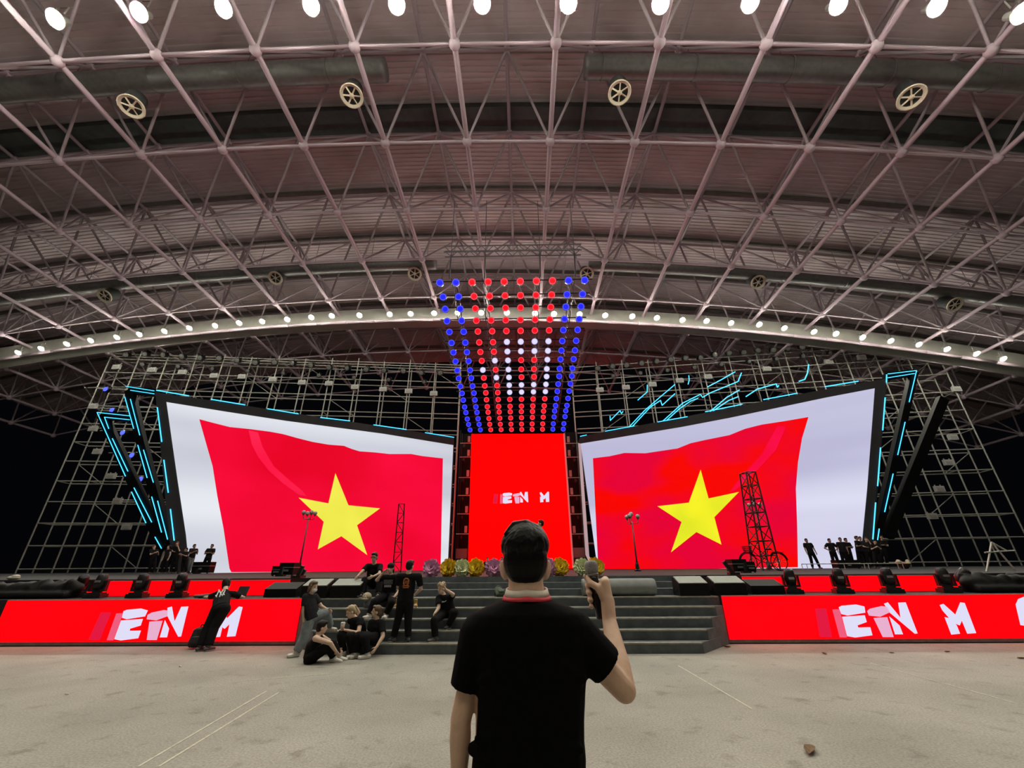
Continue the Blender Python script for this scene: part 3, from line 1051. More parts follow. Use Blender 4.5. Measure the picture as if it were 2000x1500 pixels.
# blue beam lights down the dark left end
BLUEL = mat('blue_beam', (.02, .02, .1), .3, emit=(.06, .09, 1.0), strength=2.2)
for k, q in enumerate(((206, 760), (218, 801), (239, 845), (257, 889), (274, 936), (287, 983))):
    p = at(*q, 30.5)
    e = empty('beam_light', p, 'glowing blue beam light, %s from the top beside the left screen' % ordinal(k + 1), 'stage light', 'blue beam lights')
    MB().lathe([(.12, .35), (.2, .3), (.23, .05), (.2, 0)], n=14, rot=Matrix.Rotation(-PI / 2, 3, 'X')).build('housing', BLACKM, e)
    MB().ball((0, .0, 0), (.19, .06, .19), 12, 8).build('lens', BLUEL, e, True)
    MB().box((-.26, .2, .05), (.04, .06, .4)).box((.26, .2, .05), (.04, .06, .4)).box((0, .2, .25), (.56, .06, .04)).build('yoke', BLACKM, e)
    bar('support_pipe', (-2.2, .3, .28), (2.6, .3, .28), .04, STEEL, e, 6)

# ------------------------------------------------------------------ the hanging ramp of round lights over the centre
cz = lambda x, y: (820 + x * .26, 470 + y * .26)
Lx = [150, 174, 190, 204, 222, 238, 252, 268, 281, 292, 304, 317, 326, 336, 346, 356, 366, 377]
Ly = [316, 423, 515, 604, 686, 768, 840, 907, 975, 1035, 1095, 1147, 1198, 1250, 1292, 1340, 1381, 1422]
Rx = [1238, 1222, 1210, 1197, 1185, 1174, 1165, 1155, 1146, 1141, 1131, 1122, 1113, 1105, 1096, 1090, 1082, 1077]
Ry = [297, 402, 495, 588, 670, 752, 824, 890, 960, 1017, 1075, 1130, 1185, 1238, 1278, 1322, 1375, 1416]
PAT = ['BBRRRRRRBB'] * 5 + ['BBRRWWWWBB'] * 2 + ['BBRWWRRWBB', 'BBWRWRRWBB', 'BBRWWRRWBB'] + ['BBRRWWWWBB'] * 2 + ['BBRRRRRRBB'] * 6
WM = (cq[1] - cq[0]).length * 1.02
EMC = {'R': mat('dot_red', (.1, .01, .01), .4, emit=(1.0, .002, .010), strength=1.2), 'B': mat('dot_blue', (.01, .01, .1), .4, emit=(.012, .012, 1.0), strength=1.3),
       'W': mat('dot_white', (.1, .1, .1), .4, emit=(.78, .74, .98), strength=1.0)}
EMR = {'R': mat('rim_red', (.1, .01, .01), .4, emit=(1.0, .10, .14), strength=1.1), 'B': mat('rim_blue', (.01, .01, .1), .4, emit=(.10, .11, 1.0), strength=1.2),
       'W': mat('rim_white', (.1, .1, .1), .4, emit=(.50, .46, .80), strength=1.0)}
lamp_m = {}
for k in 'RBW':
    a = MB().lathe([(.20, .0), (.195, .03), (.10, .045), (.01, .05)], n=18).mesh('lens'); a.materials.append(EMC[k])
    c = MB().lathe([(.20, -.01), (.25, -.01), (.25, .02), (.20, .02), (.20, -.01)], n=18, cap=False).mesh('rim'); c.materials.append(EMR[k])
    lamp_m[k] = (a, c)
body_m = MB().lathe([(.14, -.34), (.23, -.28), (.26, -.02), (.27, .0)], n=14).mesh('housing'); body_m.materials.append(BLACKM)
grid = empty('light_ramp_frame', (0, 0, 0), 'hanging black truss ramp holding the round red, white and blue lights', 'truss')
rows = []
cname = {'R': 'red', 'B': 'blue', 'W': 'white'}
for r in range(18):
    (lx, ly), (rx, ry) = cz(Lx[r], Ly[r]), cz(Rx[r], Ry[r])
    dep = FPX * WM / (rx - lx)
    pl, pr = CP + ray(lx, ly) * dep, CP + ray(rx, ry) * dep
    rows.append((pl, pr))
    for k in range(10):
        p = pl.lerp(pr, k / 9)
        ch = PAT[r][k]
        e = empty('round_stage_light', p, 'round %s light, %s from the left in the %s row of the hanging ramp' % (cname[ch], ordinal(k + 1), ordinal(r + 1)), 'stage light', 'round lights of the hanging ramp')
        e.rotation_mode = 'QUATERNION'
        e.rotation_quaternion = Vector((0, -1, -.42)).to_track_quat('Z', 'Y')
        put('housing', body_m, e); put('lens', lamp_m[ch][0], e); put('rim', lamp_m[ch][1], e)
    up_ = Vector((0, .35, .35))
    bar('crossbar', pl + up_ + Vector((-.6, 0, 0)), pr + up_ + Vector((.6, 0, 0)), .045, BLACKM, grid, 6)
    for k in range(10):
        p = pl.lerp(pr, k / 9)
        bar('drop_arm', p + Vector((0, .3, .1)), p + up_, .035, BLACKM, grid, 5)
TRUSS = mat('truss_alloy', (.16, .155, .17), .4, .6)
up2 = Vector((0, .7, .9))
for t in (.08, .3, .68, .93):          # four long trusses under the crossbars
    for s in (-.16, .16):
        for r in range(17):
            p, q = rows[r][0].lerp(rows[r][1], t) + up2, rows[r + 1][0].lerp(rows[r + 1][1], t) + up2
            bar('rail', p + Vector((s, 0, 0)), q + Vector((s, 0, 0)), .04, TRUSS, grid, 6)
    for r in range(17):
        p, q = rows[r][0].lerp(rows[r][1], t) + up2, rows[r + 1][0].lerp(rows[r + 1][1], t) + up2
        bar('lacing', p + Vector((-.16, 0, 0)), q + Vector((.16, 0, 0)), .025, TRUSS, grid, 5)
        bar('hanger', p, rows[r][0].lerp(rows[r][1], t) + Vector((0, .35, .35)), .025, TRUSS, grid, 5)
tl, tr = at(868, 497, 22.2), at(1135, 493, 22.2)
for (dy, dz) in ((-.25, 0), (.25, 0), (-.25, .5), (.25, .5)):
    bar('top_truss_chord', tl + Vector((0, dy, dz)), tr + Vector((0, dy, dz)), .045, TRUSS, grid, 6)
n = 22
for k in range(n):
    p, q = tl.lerp(tr, k / n), tl.lerp(tr, (k + 1) / n)
    z0, z1 = (0, .5) if k % 2 else (.5, 0)
    for dy in (-.25, .25):
        bar('top_truss_lacing', p + Vector((0, dy, z0)), q + Vector((0, dy, z1)), .028, TRUSS, grid, 5)
for t in (.05, .3, .7, .95):
    p = tl.lerp(tr, t)
    bar('hoist_chain', p, (p.x, p.y, roof_z(p.x, p.y)), .025, TRUSS, grid, 5)
    bar('rail', p, rows[0][0].lerp(rows[0][1], t) + up2, .05, TRUSS, grid, 6)

# ------------------------------------------------------------------ narrow equipment towers either side of the centre screen
def side_tower(px0, px1, side):
    Y = 43.2
    a, c = at(px0, 1108, Y).x, at(px1, 1108, Y).x
    x0, x1 = min(a, c), max(a, c)
    e = empty('equipment_tower', ((x0 + x1) / 2, Y, STZ), 'dark rack tower with shelves just %s of the centre screen' % side, 'rack tower')
    w = (x1 - x0) / 2
    for sx in (-w, w):
        for sy in (0, 1.2):
            bar('post', (sx, sy, 0), (sx, sy, 14), .06, BLACKM, e, 6)
    MB().bbox((-w, 1.3, 0), (w, 1.4, 14)).build('black_drape', BLACK, e)
    for k, py in enumerate((866, 893, 933, 968, 1004, 1043)):
        z = at((px0 + px1) / 2, py, Y).z - STZ
        bar('shelf_pipe', (-w, -.05, z), (w, -.05, z), .05, STEEL, e, 6)
        s = w * .55 * (1 if side == 'left' else -1)
        MB().bbox((s - .13, -.2, z + .1), (s + .13, .0, z + .75)).build('dimmer_box', mat('dimmer_grey', (.36, .34, .34), .5), e)
        MB().lathe([(.1, .0), (.16, .1), (.16, .35), (.1, .4)], (-s * .5, .1, z - .5), 10).build('lamp_can', BLACKM, e)
    MB().bbox((-w, .1, 0.2), (w, .2, 1.9)).build('grey_panel', mat('tower_panel', (.17, .165, .16), .6), e)
    MB().bbox((-w * .9, .0, 0.1), (w * .9, .1, 1.0)).build('dark_case', DKGREY, e)


side_tower(888, 913, 'left')
side_tower(1120, 1146, 'right')

# ------------------------------------------------------------------ stage equipment
def moving_head(p, label, tilt=0.0, pan=0.0, s=1.0):
    e = empty('moving_head_light', p, label, 'stage light', 'moving head lights on the front decks', pan)
    e.scale = (s, s, s)
    MB().prism([(-.19, -.16, 0), (.19, -.16, 0), (.19, .16, 0), (-.19, .16, 0)], (0, 0, .09)).prism([(-.15, -.13, .09), (.15, -.13, .09), (.15, .13, .09), (-.15, .13, .09)], (0, 0, .03)).build('base', BLACKM, e)
    y = MB().tube((0, 0, .12), (0, 0, .15), .1, .1, 14)
    for sx in (-1, 1):
        y.prism([(sx * .14, -.06, .14), (sx * .14, .06, .14), (sx * .145, .045, .40), (sx * .145, -.045, .40)], (sx * .04, 0, 0))
    y.prism([(-.18, -.06, .14), (.18, -.06, .14), (.18, .06, .14), (-.18, .06, .14)], (0, 0, .05)).build('yoke', BLACKM, e)
    q = Matrix.Rotation(tilt, 3, 'X')
    c = Vector((0, 0, .34))
    h = MB().lathe([(.06, -.17), (.11, -.15), (.13, -.02), (.115, .12), (.10, .19), (.085, .20)], c, 16, q).build('head', BLACKM, e, True)
    MB().lathe([(.085, .201), (.06, .215), (.01, .22)], c, 16, q).build('lens', mat('dark_lens', (.10, .10, .11), .08, .3), h)
    MB().box(c + q @ Vector((0, -.125, .02)), (.12, .02, .05), q).build('vent_panel', mat('vent_metal', (.35, .33, .34), .3, .6), h)
    return e


for k, (px, py) in enumerate(((185, 1169), (267, 1168), (345, 1168))):
    p = at(px, py, 11.45); p.z = TIER + .005
    moving_head(p, 'black moving head light, %s from the left on the left deck' % ordinal(k + 1), rad(-8 + 6 * k), .2)
for k, (px, py) in enumerate(((1550, 1158), (1647, 1158), (1744, 1158), (1855, 1157))):
    p = at(px, py, 11.45); p.z = TIER + .005
    moving_head(p, 'black moving head light, %s from the left on the right deck' % ordinal(k + 1), rad(10 - 5 * k), -.25)
for k, (px, Y) in enumerate(((150, 11.7), (1895, 11.7))):
    p = at(px, 1165, Y); p.z = TIER + .005
    moving_head(p, 'black moving head light half hidden by the dark cloth heap on the %s' % ('left', 'right')[k], rad(35), .8)


def wedge(px, Y, w, label, z=.955, grey=True, h=.26, d=.48, rz=0.0):
    p = at(px, 1150, Y); p.z = z
    e = empty('monitor_wedge', p, label, 'floor speaker', None, rz)
    prof = [(-d / 2, 0), (d / 2, 0), (d / 2, h + .12), (d / 2 - .08, h + .14), (-d / 2, h)]
    MB().prism([(-w / 2, y, zz) for y, zz in prof], (w, 0, 0)).build('cabinet', BLACK, e)
    if grey:
        a, c = Vector((0, -d / 2 + .01, h + .004)), Vector((0, d / 2 - .085, h + .142))
        MB().prism([a + Vector((-w / 2 + .015, 0, 0)), a + Vector((w / 2 - .015, 0, 0)), c + Vector((w / 2 - .015, 0, 0)), c + Vector((-w / 2 + .015, 0, 0))], (0, -.01, .018)).build('grille', mat('grey_grille', (.30, .32, .29), .7, var=.1, scale=30), e)
    for s in (-1, 1):
        MB().box((s * (w / 2 + .003), 0, h * .5), (.012, .14, .05)).build('side_handle', BLACKM, e)
    return e


wedge(1349, 11.28, .70, 'grey-topped wedge speaker nearest the rolled carpet on the landing')
wedge(1419, 11.28, .74, 'grey-topped wedge speaker beside the right red screen')
wedge(1490, 11.5, .80, 'all-black wedge speaker standing on the right red screen deck', TIER + .005, False, .18)
wedge(622, 11.28, .62, 'grey-topped wedge speaker behind the person wearing a mask')
wedge(682, 11.28, .72, 'grey-topped wedge speaker behind the people sitting on the steps')
wedge(558, 11.5, .80, 'all-black wedge speaker standing on the left red screen deck', TIER + .005, False, .18)

# rolled grey carpet
a, c = at(1137, 1150, 11.32), at(1279, 1147, 11.32)
e = empty('rolled_carpet', ((a.x + c.x) / 2, 11.33, .955), 'thick roll of grey carpet lying on the step landing', 'carpet roll')
L = c.x - a.x
R_ = .19
ROLLM = mat('carpet_roll', (.24, .255, .25), .9, var=.1, scale=6, bump=.2)
MB().lathe([(R_ * .93, -L / 2), (R_, -L / 2 + .03), (R_ * 1.01, 0), (R_, L / 2 - .03), (R_ * .93, L / 2)], (0, 0, R_), 24, Matrix.Rotation(PI / 2, 3, 'Y')).build('roll', ROLLM, e, True)
pts = []
for k in range(40):
    t = k / 39; g = t * 5 * PI; rr = .02 + t * (R_ - .03)
    pts.append((-L / 2 - .004, math.cos(g) * rr, R_ + math.sin(g) * rr))
MB().path(pts, .006, 5).build('spiral_edge', mat('roll_edge', (.10, .105, .10), .9), e)

# small stage cases and light bars
def case(px, Y, w, label, h=.45, z=STZ):
    p = at(px, 1112, Y); p.z = z
    e = empty('flight_case', p, label, 'equipment case')
    MB().bbox((-w / 2, -.25, .04), (w / 2, .25, h)).build('shell', BLACK, e)
    MB().bbox((-w / 2 - .01, -.26, h * .62), (w / 2 + .01, .26, h * .68)).build('lid_band', mat('case_band', (.30, .29, .28), .4, .6), e)
    MB().bbox((-.09, -.275, h * .35), (.09, -.25, h * .5)).build('latch', mat('case_band', (.3, .3, .3)), e)
    for sx in (-1, 1):
        MB().ball((sx * w * .42, -.18, .035), (.035, .035, .035), 8, 6).build('caster', BLACKM, e)
    return e


case(397, 25.5, 1.0, 'black flight case in front of the lone person left of the flag', .62)
case(566, 15.5, .5, 'black case on the stage edge left of the left street lamp', .42)
case(548, 15.4, .32, 'smaller black case beside the upright light bar', .32)
case(1440, 15.5, .48, 'black case beside the front wheel of the bicycle', .42)
case(1461, 15.3, .28, 'small black case against the bicycle wheel', .34)
case(1655, 24.8, 1.2, 'black case at the feet of the people on the right', .45)


def light_bar(p0, p1, label):
    e = empty('light_bar', p0, label, 'light bar')
    d = p1 - p0
    q = d.to_track_quat('Z', 'Y').to_matrix()
    MB().box(d / 2, (.10, .07, d.length), q).build('bar_housing', BLACKM, e)
    MB().box(d / 2 + q @ Vector((0, -.04, 0)), (.07, .01, d.length * .9), q).build('lens_strip', mat('dark_lens', (.1, .1, .1)), e)
    MB().box((0, 0, .03), (.26, .2, .06)).build('foot', BLACKM, e)


for (a, c, Y, lb) in (((549, 1119), (553, 1100), 15.0, 'short black light bar standing upright left of the left street lamp'),
                      ((586, 1122), (597, 1106), 12.6, 'tilted black light bar at the foot of the left street lamp'),
                      ((578, 1140), (590, 1116), 12.35, 'longer tilted black light bar above the left wedge speaker'),
                      ((1434, 1127), (1414, 1101), 12.4, 'tilted black light bar left of the bicycle'),
                      ((1456, 1112), (1453, 1092), 15.0, 'short upright black light bar in front of the bicycle wheel'),
                      ((386, 1112), (388, 1102), 25.0, 'little upright black light bar by the flight case far left')):
    p0, p1 = at(*a, Y), at(*c, Y)
    base = STZ if Y > 12.2 else TIER
    p1.z += base - p0.z; p0.z = base
    light_bar(p0, p1, lb)

# street lamp props
LAMPM = mat('lamp_post_paint', (.16, .10, .10), .5, .2)
GLOBE = mat('frosted_globe', (.46, .44, .42), .35, var=.05)


def street_lamp(base, H, arms, label, r=.1):
    e = empty('street_lamp', base, label, 'street lamp', 'street lamp props')
    MB().lathe([(.16, 0), (.16, .06), (.11, .1), (.09, .3), (.06, .38), (.045, .5)], n=12).build('base', BLACKM, e)
    MB().tube((0, 0, .3), (0, 0, H), .042, .03, 10).build('post', LAMPM, e, True)
    for k in range(arms):
        g = 2 * PI * k / arms + (.0 if arms == 3 else PI / 4)
        d = Vector((math.cos(g), math.sin(g), 0))
        pts = [Vector((0, 0, H - .12)) + d * t for t in (0, .16)] + [Vector((0, 0, H - .10)) + d * .27, Vector((0, 0, H + .02)) + d * .32, Vector((0, 0, H + .10)) + d * .32]
        arm = MB().path(pts, .018, 6).build('arm', LAMPM, e, True)
        MB().tube(pts[-1], pts[-1] + Vector((0, 0, .04)), .05, .06, 10).build('cup', LAMPM, arm)
        MB().ball(pts[-1] + Vector((0, 0, .04 + r * .9)), (r, r, r), 16, 10).build('globe', GLOBE, e, True)
    if arms == 3:
        MB().tube((0, 0, H), (0, 0, H + .25), .022, .022, 8).build('finial_stem', LAMPM, e)
        MB().ball((0, 0, H + .25 + r * .9), (r, r, r), 16, 10).build('globe', GLOBE, e, True)
    return e


def lamp_px(px, py, ptop, Y, arms, label, r):
    p = at(px, py, Y); p.z = STZ
    H = at(ptop[0], ptop[1], Y).z - STZ
    street_lamp(p, H, arms, label, r)


lamp_px(583, 1118, (612, 1010), 24.5, 4, 'globe street lamp prop in front of the left flag star', .115)
lamp_px(1246, 1118, (1231, 1018), 22.0, 3, 'globe street lamp prop left of the star on the right flag', .105)
lamp_px(1503, 1112, (1483, 994), 24.5, 3, 'globe street lamp prop hidden behind the lattice tower', .115)


# lattice towers
def lattice(b4, t4, n, r, m, label, flat=False):
    e = empty('lattice_tower', sum(b4, Vector()) / len(b4), label, 'lattice tower')
    inv = Matrix.Translation(-e.location)
    K = len(b4)
    def br(nm, p, q, rr): bar(nm, p - e.location, q - e.location, rr, m, e, 6)
    for p, q in zip(b4, t4): br('chord', p, q, r)
    pairs = [(0, 1)] if flat else [(k, (k + 1) % K) for k in range(K)]
    for i in range(n + 1):
        t = i / n
        for a, c in pairs:
            br('rung', b4[a].lerp(t4[a], t), b4[c].lerp(t4[c], t), r * .7)
            if i < n:
                s = (i + 1) / n
                if i % 2: br('lacing', b4[a].lerp(t4[a], t), b4[c].lerp(t4[c], s), r * .6)
                else: br('lacing', b4[c].lerp(t4[c], t), b4[a].lerp(t4[a], s), r * .6)
    return e


TOWM = mat('tower_dark_red', (.06, .022, .022), .5, .3)
TY = 20.0
def q4(pl, pr, Y, dep, zfix=None):
    a, c = at(*pl, Y), at(*pr, Y)
    if zfix is not None: a.z = c.z = zfix
    return [a, c, c + Vector((-.08, dep, 0)), a + Vector((-.08, dep, 0))]
lattice(q4((1490, 1112), (1524, 1112), TY, .75, STZ), q4((1457, 922), (1475, 921), TY, .45), 7, .035, TOWM, 'square dark lattice tower in front of the right flag')
lattice(q4((767, 1114), (783, 1114), 24.0, .4, STZ)[:2], q4((779, 984), (790, 984), 24.0, .3)[:2], 7, .035, mat('tower_red_steel', (.10, .01, .015), .5, .3), 'slender flat lattice mast in front of the left flag', True)

# bicycle
def bicycle(p, label):
    e = empty('bicycle', p, label, 'bicycle')
    W = .33
    fx, rx = -.62, .60
    for nm, x in (('front_wheel', fx), ('rear_wheel', rx)):
        w = MB()
        n = 28
        for k in range(n):
            a0, a1 = 2 * PI * k / n, 2 * PI * (k + 1) / n
            w.tube((x + math.cos(a0) * W, 0, W + .02 + math.sin(a0) * W), (x + math.cos(a1) * W, 0, W + .02 + math.sin(a1) * W), .019, .019, 6)
        wo = w.build(nm, BLACK, e, True)
        sp = MB()
        for k in range(14):
            a0 = 2 * PI * k / 14
            sp.tube((x, 0, W + .02), (x + math.cos(a0) * W, 0, W + .02 + math.sin(a0) * W), .0035, .0035, 4)
        sp.tube((x, -.05, W + .02), (x, .05, W + .02), .022, .022, 8).build('spokes', mat('spoke_steel', (.3, .3, .3), .3, .8), wo)
        f = MB()
        for k in range(11):
            a0, a1 = PI * (.05 + .75 * k / 11), PI * (.05 + .75 * (k + 1) / 11)
            if x == fx: a0, a1 = PI - a0, PI - a1
            f.tube((x + math.cos(a0) * (W + .045), 0, W + .02 + math.sin(a0) * (W + .045)), (x + math.cos(a1) * (W + .045), 0, W + .02 + math.sin(a1) * (W + .045)), .024, .024, 6)
        f.build('mudguard', BLACK, e)
    FR = mat('bike_frame', (.05, .015, .018), .4, .3)
    bb = Vector((.10, 0, .30))
    ht, hb = Vector((-.40, 0, .80)), Vector((-.44, 0, .62))
    seat = Vector((.24, 0, .78))
    MB().path([hb, Vector((-.2, 0, .42)), bb], .018, 8).path([ht, Vector((-.12, 0, .52)), Vector((.16, 0, .46))], .016, 8).tube(bb, seat, .017).tube(bb, (rx, 0, W + .02), .012).tube((.2, 0, .66), (rx, 0, W + .02), .011).tube(ht, hb, .02).build('frame', FR, e, True)
    MB().path([hb, Vector((-.50, 0, .5)), Vector((fx, 0, W + .02))], .015, 8).build('fork', FR, e)
    MB().path([ht, Vector((-.39, 0, .95)), Vector((-.36, -.2, 1.0)), Vector((-.2, -.27, 1.0))], .012, 8).path([Vector((-.39, 0, .95)), Vector((-.36, .2, 1.0)), Vector((-.2, .27, 1.0))], .012, 8).build('handlebar', mat('spoke_steel', (.3, .3, .3)), e)
    MB().capsule((.16, 0, .82), (.36, 0, .83), .05, .03, .10, .035, (0, 1, 0)).build('saddle', BLACK, e, True)
    bk = MB()
    for z, s in ((.72, .75), (.80, .85), (.88, .95), (.95, 1.0)):
        P = [Vector((-.58 + sx * .13 * s, sy * .15 * s, z)) for sx, sy in ((-1, -1), (1, -1), (1, 1), (-1, 1), (-1, -1))]
        bk.path(P, .008, 5)
    for i in range(28):
        k, t = divmod(i, 7)
        c4 = [(-1, -1), (1, -1), (1, 1), (-1, 1), (-1, -1)]
        sx = c4[k][0] + (c4[k + 1][0] - c4[k][0]) * t / 7; sy = c4[k][1] + (c4[k + 1][1] - c4[k][1]) * t / 7
        bk.tube((-.58 + sx * .0975, sy * .1125, .72), (-.58 + sx * .13, sy * .15, .95), .005, .005, 4)
    bk.bbox((-.68, -.11, .715), (-.48, .11, .725)).build('basket', BLACK, e)
    MB().bbox((.36, -.07, .70), (.86, .07, .715)).tube((.82, -.06, .7), (rx, -.06, .36), .007).tube((.82, .06, .7), (rx, .06, .36), .007).build('rear_rack', BLACKM, e)
    MB().tube((.10, -.06, .30), (.10, -.08, .30), .09, .09, 16).tube((.10, -.1, .30), (.02, -.1, .16), .01).tube((.1, .1, .3), (.18, .1, .44), .01).box((.02, -.14, .15), (.09, .07, .02)).box((.18, .14, .45), (.09, .07, .02)).build('crank', mat('spoke_steel', (.3, .3, .3)), e)
    return e


p = at(1496, 1112, 18.6); p.z = STZ
bicycle(p, 'dark bicycle with front basket standing before the right flag')

# giant paper flowers along the stage edge
def flower_meshes(col, nm):
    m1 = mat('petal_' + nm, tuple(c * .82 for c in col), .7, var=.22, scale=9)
    m3 = mat('petal_heart_' + nm, tuple(c * .4 for c in col), .8)  # heart darkened in its colour to stand for shade in the petal gaps
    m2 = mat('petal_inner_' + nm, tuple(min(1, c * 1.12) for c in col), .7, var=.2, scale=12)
    out = []
    for layer, (n, L, tilt, mm) in enumerate(((15, .25, 4, m1), (14, .25, 22, m1), (12, .235, 40, m1), (10, .22, 57, m2), (7, .20, 73, m2), (3, .18, 86, m2))):
        b = MB()
        for k in range(n):
            g = 2 * PI * (k + .5 * (layer % 2)) / n
            t = rad(tilt + random.uniform(-6, 6))
            ll = L * random.uniform(.88, 1.08)
            w = ll * (.24 if layer < 3 else .3)
            rows_ = []
            for j, (u, ww, cup) in enumerate(((.1, .3, 0), (.5, .9, .0), (.82, .95, -.015), (1, .35, -.03))):
                for v in (-1, 0, 1):
                    x = u * ll
                    rows_.append(Vector((x * math.cos(t) - (cup) * math.sin(t), v * ww * w, x * math.sin(t) + (cup + .02 * abs(v)) * math.cos(t))))
            q = Matrix.Rotation(g, 3, 'Z')
            fs = []
            for j in range(3):
                for v in range(2):
                    fs.append((j * 3 + v, j * 3 + v + 1, j * 3 + v + 4, j * 3 + v + 3))
            vs = [q @ r for r in rows_]
            b.add(vs, fs)
            b.add([v - (q @ Vector((0, 0, .006))) for v in vs], [f[::-1] for f in fs])
        m = b.mesh('petal_layer'); m.materials.append(mm); m.polygons.foreach_set('use_smooth', [True] * len(m.polygons))
        out.append(('petal_layer', m))
    m = MB().ball((0, 0, .05), (.10, .10, .08), 12, 8).mesh('flower_heart'); m.materials.append(m3); out.append(('flower_heart', m))
    return out


FL = {'pink': flower_meshes((.74, .36, .58), 'pink'), 'yellow': flower_meshes((.95, .58, .02), 'yellow'), 'green': flower_meshes((.74, .84, .48), 'green')}
flw = [(843, 1112, 'pink', 'pale pink giant paper flower at the left end of the stage-edge row'), (877, 1112, 'yellow', 'yellow giant paper flower second from the left on the stage edge'),
       (902, 1112, 'green', 'pale green giant paper flower left of centre on the stage edge'), (930, 1110, 'yellow', 'yellow giant paper flower between a green and a pink one'),
       (964, 1111, 'pink', 'deep pink giant paper flower left of the foreground head'), (984, 1113, 'pink', 'pink giant paper flower partly behind the foreground ear'),
       (1072, 1113, 'pink', 'pink giant paper flower peeking out right of the foreground head'), (1094, 1110, 'yellow', 'yellow giant paper flower right of the foreground head'),
       (1137, 1111, 'green', 'pale green giant paper flower left of the microphone'), (1163, 1113, 'yellow', 'yellow giant paper flower partly behind the microphone')]
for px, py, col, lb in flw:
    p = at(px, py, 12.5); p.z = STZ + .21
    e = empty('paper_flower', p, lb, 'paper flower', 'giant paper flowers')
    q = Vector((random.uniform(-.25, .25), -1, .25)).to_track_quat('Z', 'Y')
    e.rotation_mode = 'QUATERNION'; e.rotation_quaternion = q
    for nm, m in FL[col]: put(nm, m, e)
    inv = q.to_matrix().inverted()
    st = MB().tube((0, 0, 0), inv @ Vector((0, .12, -.21)), .018, .018, 6).build('stem', mat('stem_green', (.05, .09, .04), .7), e)

# backpacks
def backpack(p, m, label, s=1.0, lean=0.0, rz=0.0):
    e = empty('backpack', p, label, 'backpack', None, rz)
    e.rotation_euler = (lean, 0, rz)
    e.scale = (s, s, s)
    MB().capsule((0, 0, .14), (0, 0, .34), .165, .10, .135, .085, (1, 0, 0)).capsule((0, 0, .08), (0, 0, .14), .165, .1, .165, .1, (1, 0, 0), .6).blob('bag', m, e, .012, 3)
    MB().capsule((0, -.10, .10), (0, -.095, .21), .11, .035, .10, .03, (1, 0, 0)).build('front_pocket', m, e, True)
    MB().path([(-.03, .05, .42), (-.02, .06, .47), (.02, .06, .47), (.03, .05, .42)], .012, 6).build('top_loop', BLACK, e)
    for sx in (-1, 1):
        MB().path([(sx * .07, .07, .40), (sx * .1, .14, .28), (sx * .12, .12, .12), (sx * .13, .07, .04)], .018, 6).build('strap', BLACK, e)
    MB().path([(-.13, -.06, .36), (0, -.10, .41), (.13, -.06, .36)], .005, 5).build('zip', mat('zip_grey', (.25, .25, .25), .4), e)
    return e


p = at_z(377, 1268, 0.0); p.y = 10.55
backpack(p, mat('black_nylon', (.016, .016, .018), .6, var=.2, scale=10), 'black backpack leaning against the left ground-level red screen', 1.0, rad(-10), .3)
p = at(981, 1150, 11.2); p.z = .955
backpack(p, mat('olive_canvas', (.035, .055, .03), .7, var=.3, scale=10), 'dark green backpack lying on the landing behind the foreground neck', .8, rad(-58), .5)

# laptop and cloth on the left deck
p = at(462, 1160, 11.2); p.z = TIER + .016
e = empty('laptop', p, 'black laptop open on the left deck beside the leaning person', 'laptop', None, -.3)
MB().bbox((-.17, -.12, 0), (.17, .12, .018)).build('keyboard_base', BLACK, e)
MB().box((0, .16, .12), (.34, .012, .23), Matrix.Rotation(rad(-18), 3, 'X')).build('lid', mat('laptop_lid', (.045, .04, .042), .4), e)
p = at(398, 1167, 11.1); p.z = TIER + .016
o = MB().capsule((-.2, 0, .03), (.16, .02, .035), .1, .035, .08, .03, (0, 1, 0)).ball((.05, .03, .04), (.12, .09, .045), 10, 6).blob('folded_jacket', mat('jacket_grey', (.08, .07, .07), .9, var=.3, scale=20), None, .012, 3)
o.location = p; tag(o, 'dark grey folded jacket under the leaning person\'s arm', 'jacket')

# heaps of covered gear at both ends of the decks
def heap(cx, w, label, seed):
    random.seed(seed)
    b = MB()
    for k in range(9):
        x = cx + w * (k / 8 - .5)
        b.capsule((x, 11.5, TIER + .2), (x + random.uniform(-.1, .1), 11.5 + random.uniform(-.1, .15), TIER + random.uniform(.25, .36)), .26, .18, .12, .1, (1, 0, 0))
    b.bbox((cx - w / 2 - .1, 11.2, TIER - .0), (cx + w / 2 + .1, 11.8, TIER + .14))
    o = b.blob('covered_gear', mat('black_tarp', (.009, .0085, .009), .6, var=.4, scale=5, bump=.4, spec=.2), None, .03, 14)
    o.location.z = .012
    return tag(o, label, 'covered gear')


heap(at(70, 1150, 11.5).x, 2.0, 'heap of gear under a black cloth at the left end of the deck', 3)
heap(at(1962, 1140, 11.5).x, 1.6, 'heap of gear under a black cloth at the right end of the deck', 5)
p = at(24, 1134, 12.6); p.z = STZ
o = MB().ball((0, 0, .05), (.16, .12, .06), 12, 8).ball((.05, 0, .08), (.1, .1, .06), 10, 6).build('pale_bag', mat('pale_cloth', (.5, .48, .4), .8, var=.1), None, True)
o.location = p; tag(o, 'small pale bag at the foot of the outermost left scaffold post', 'bag')

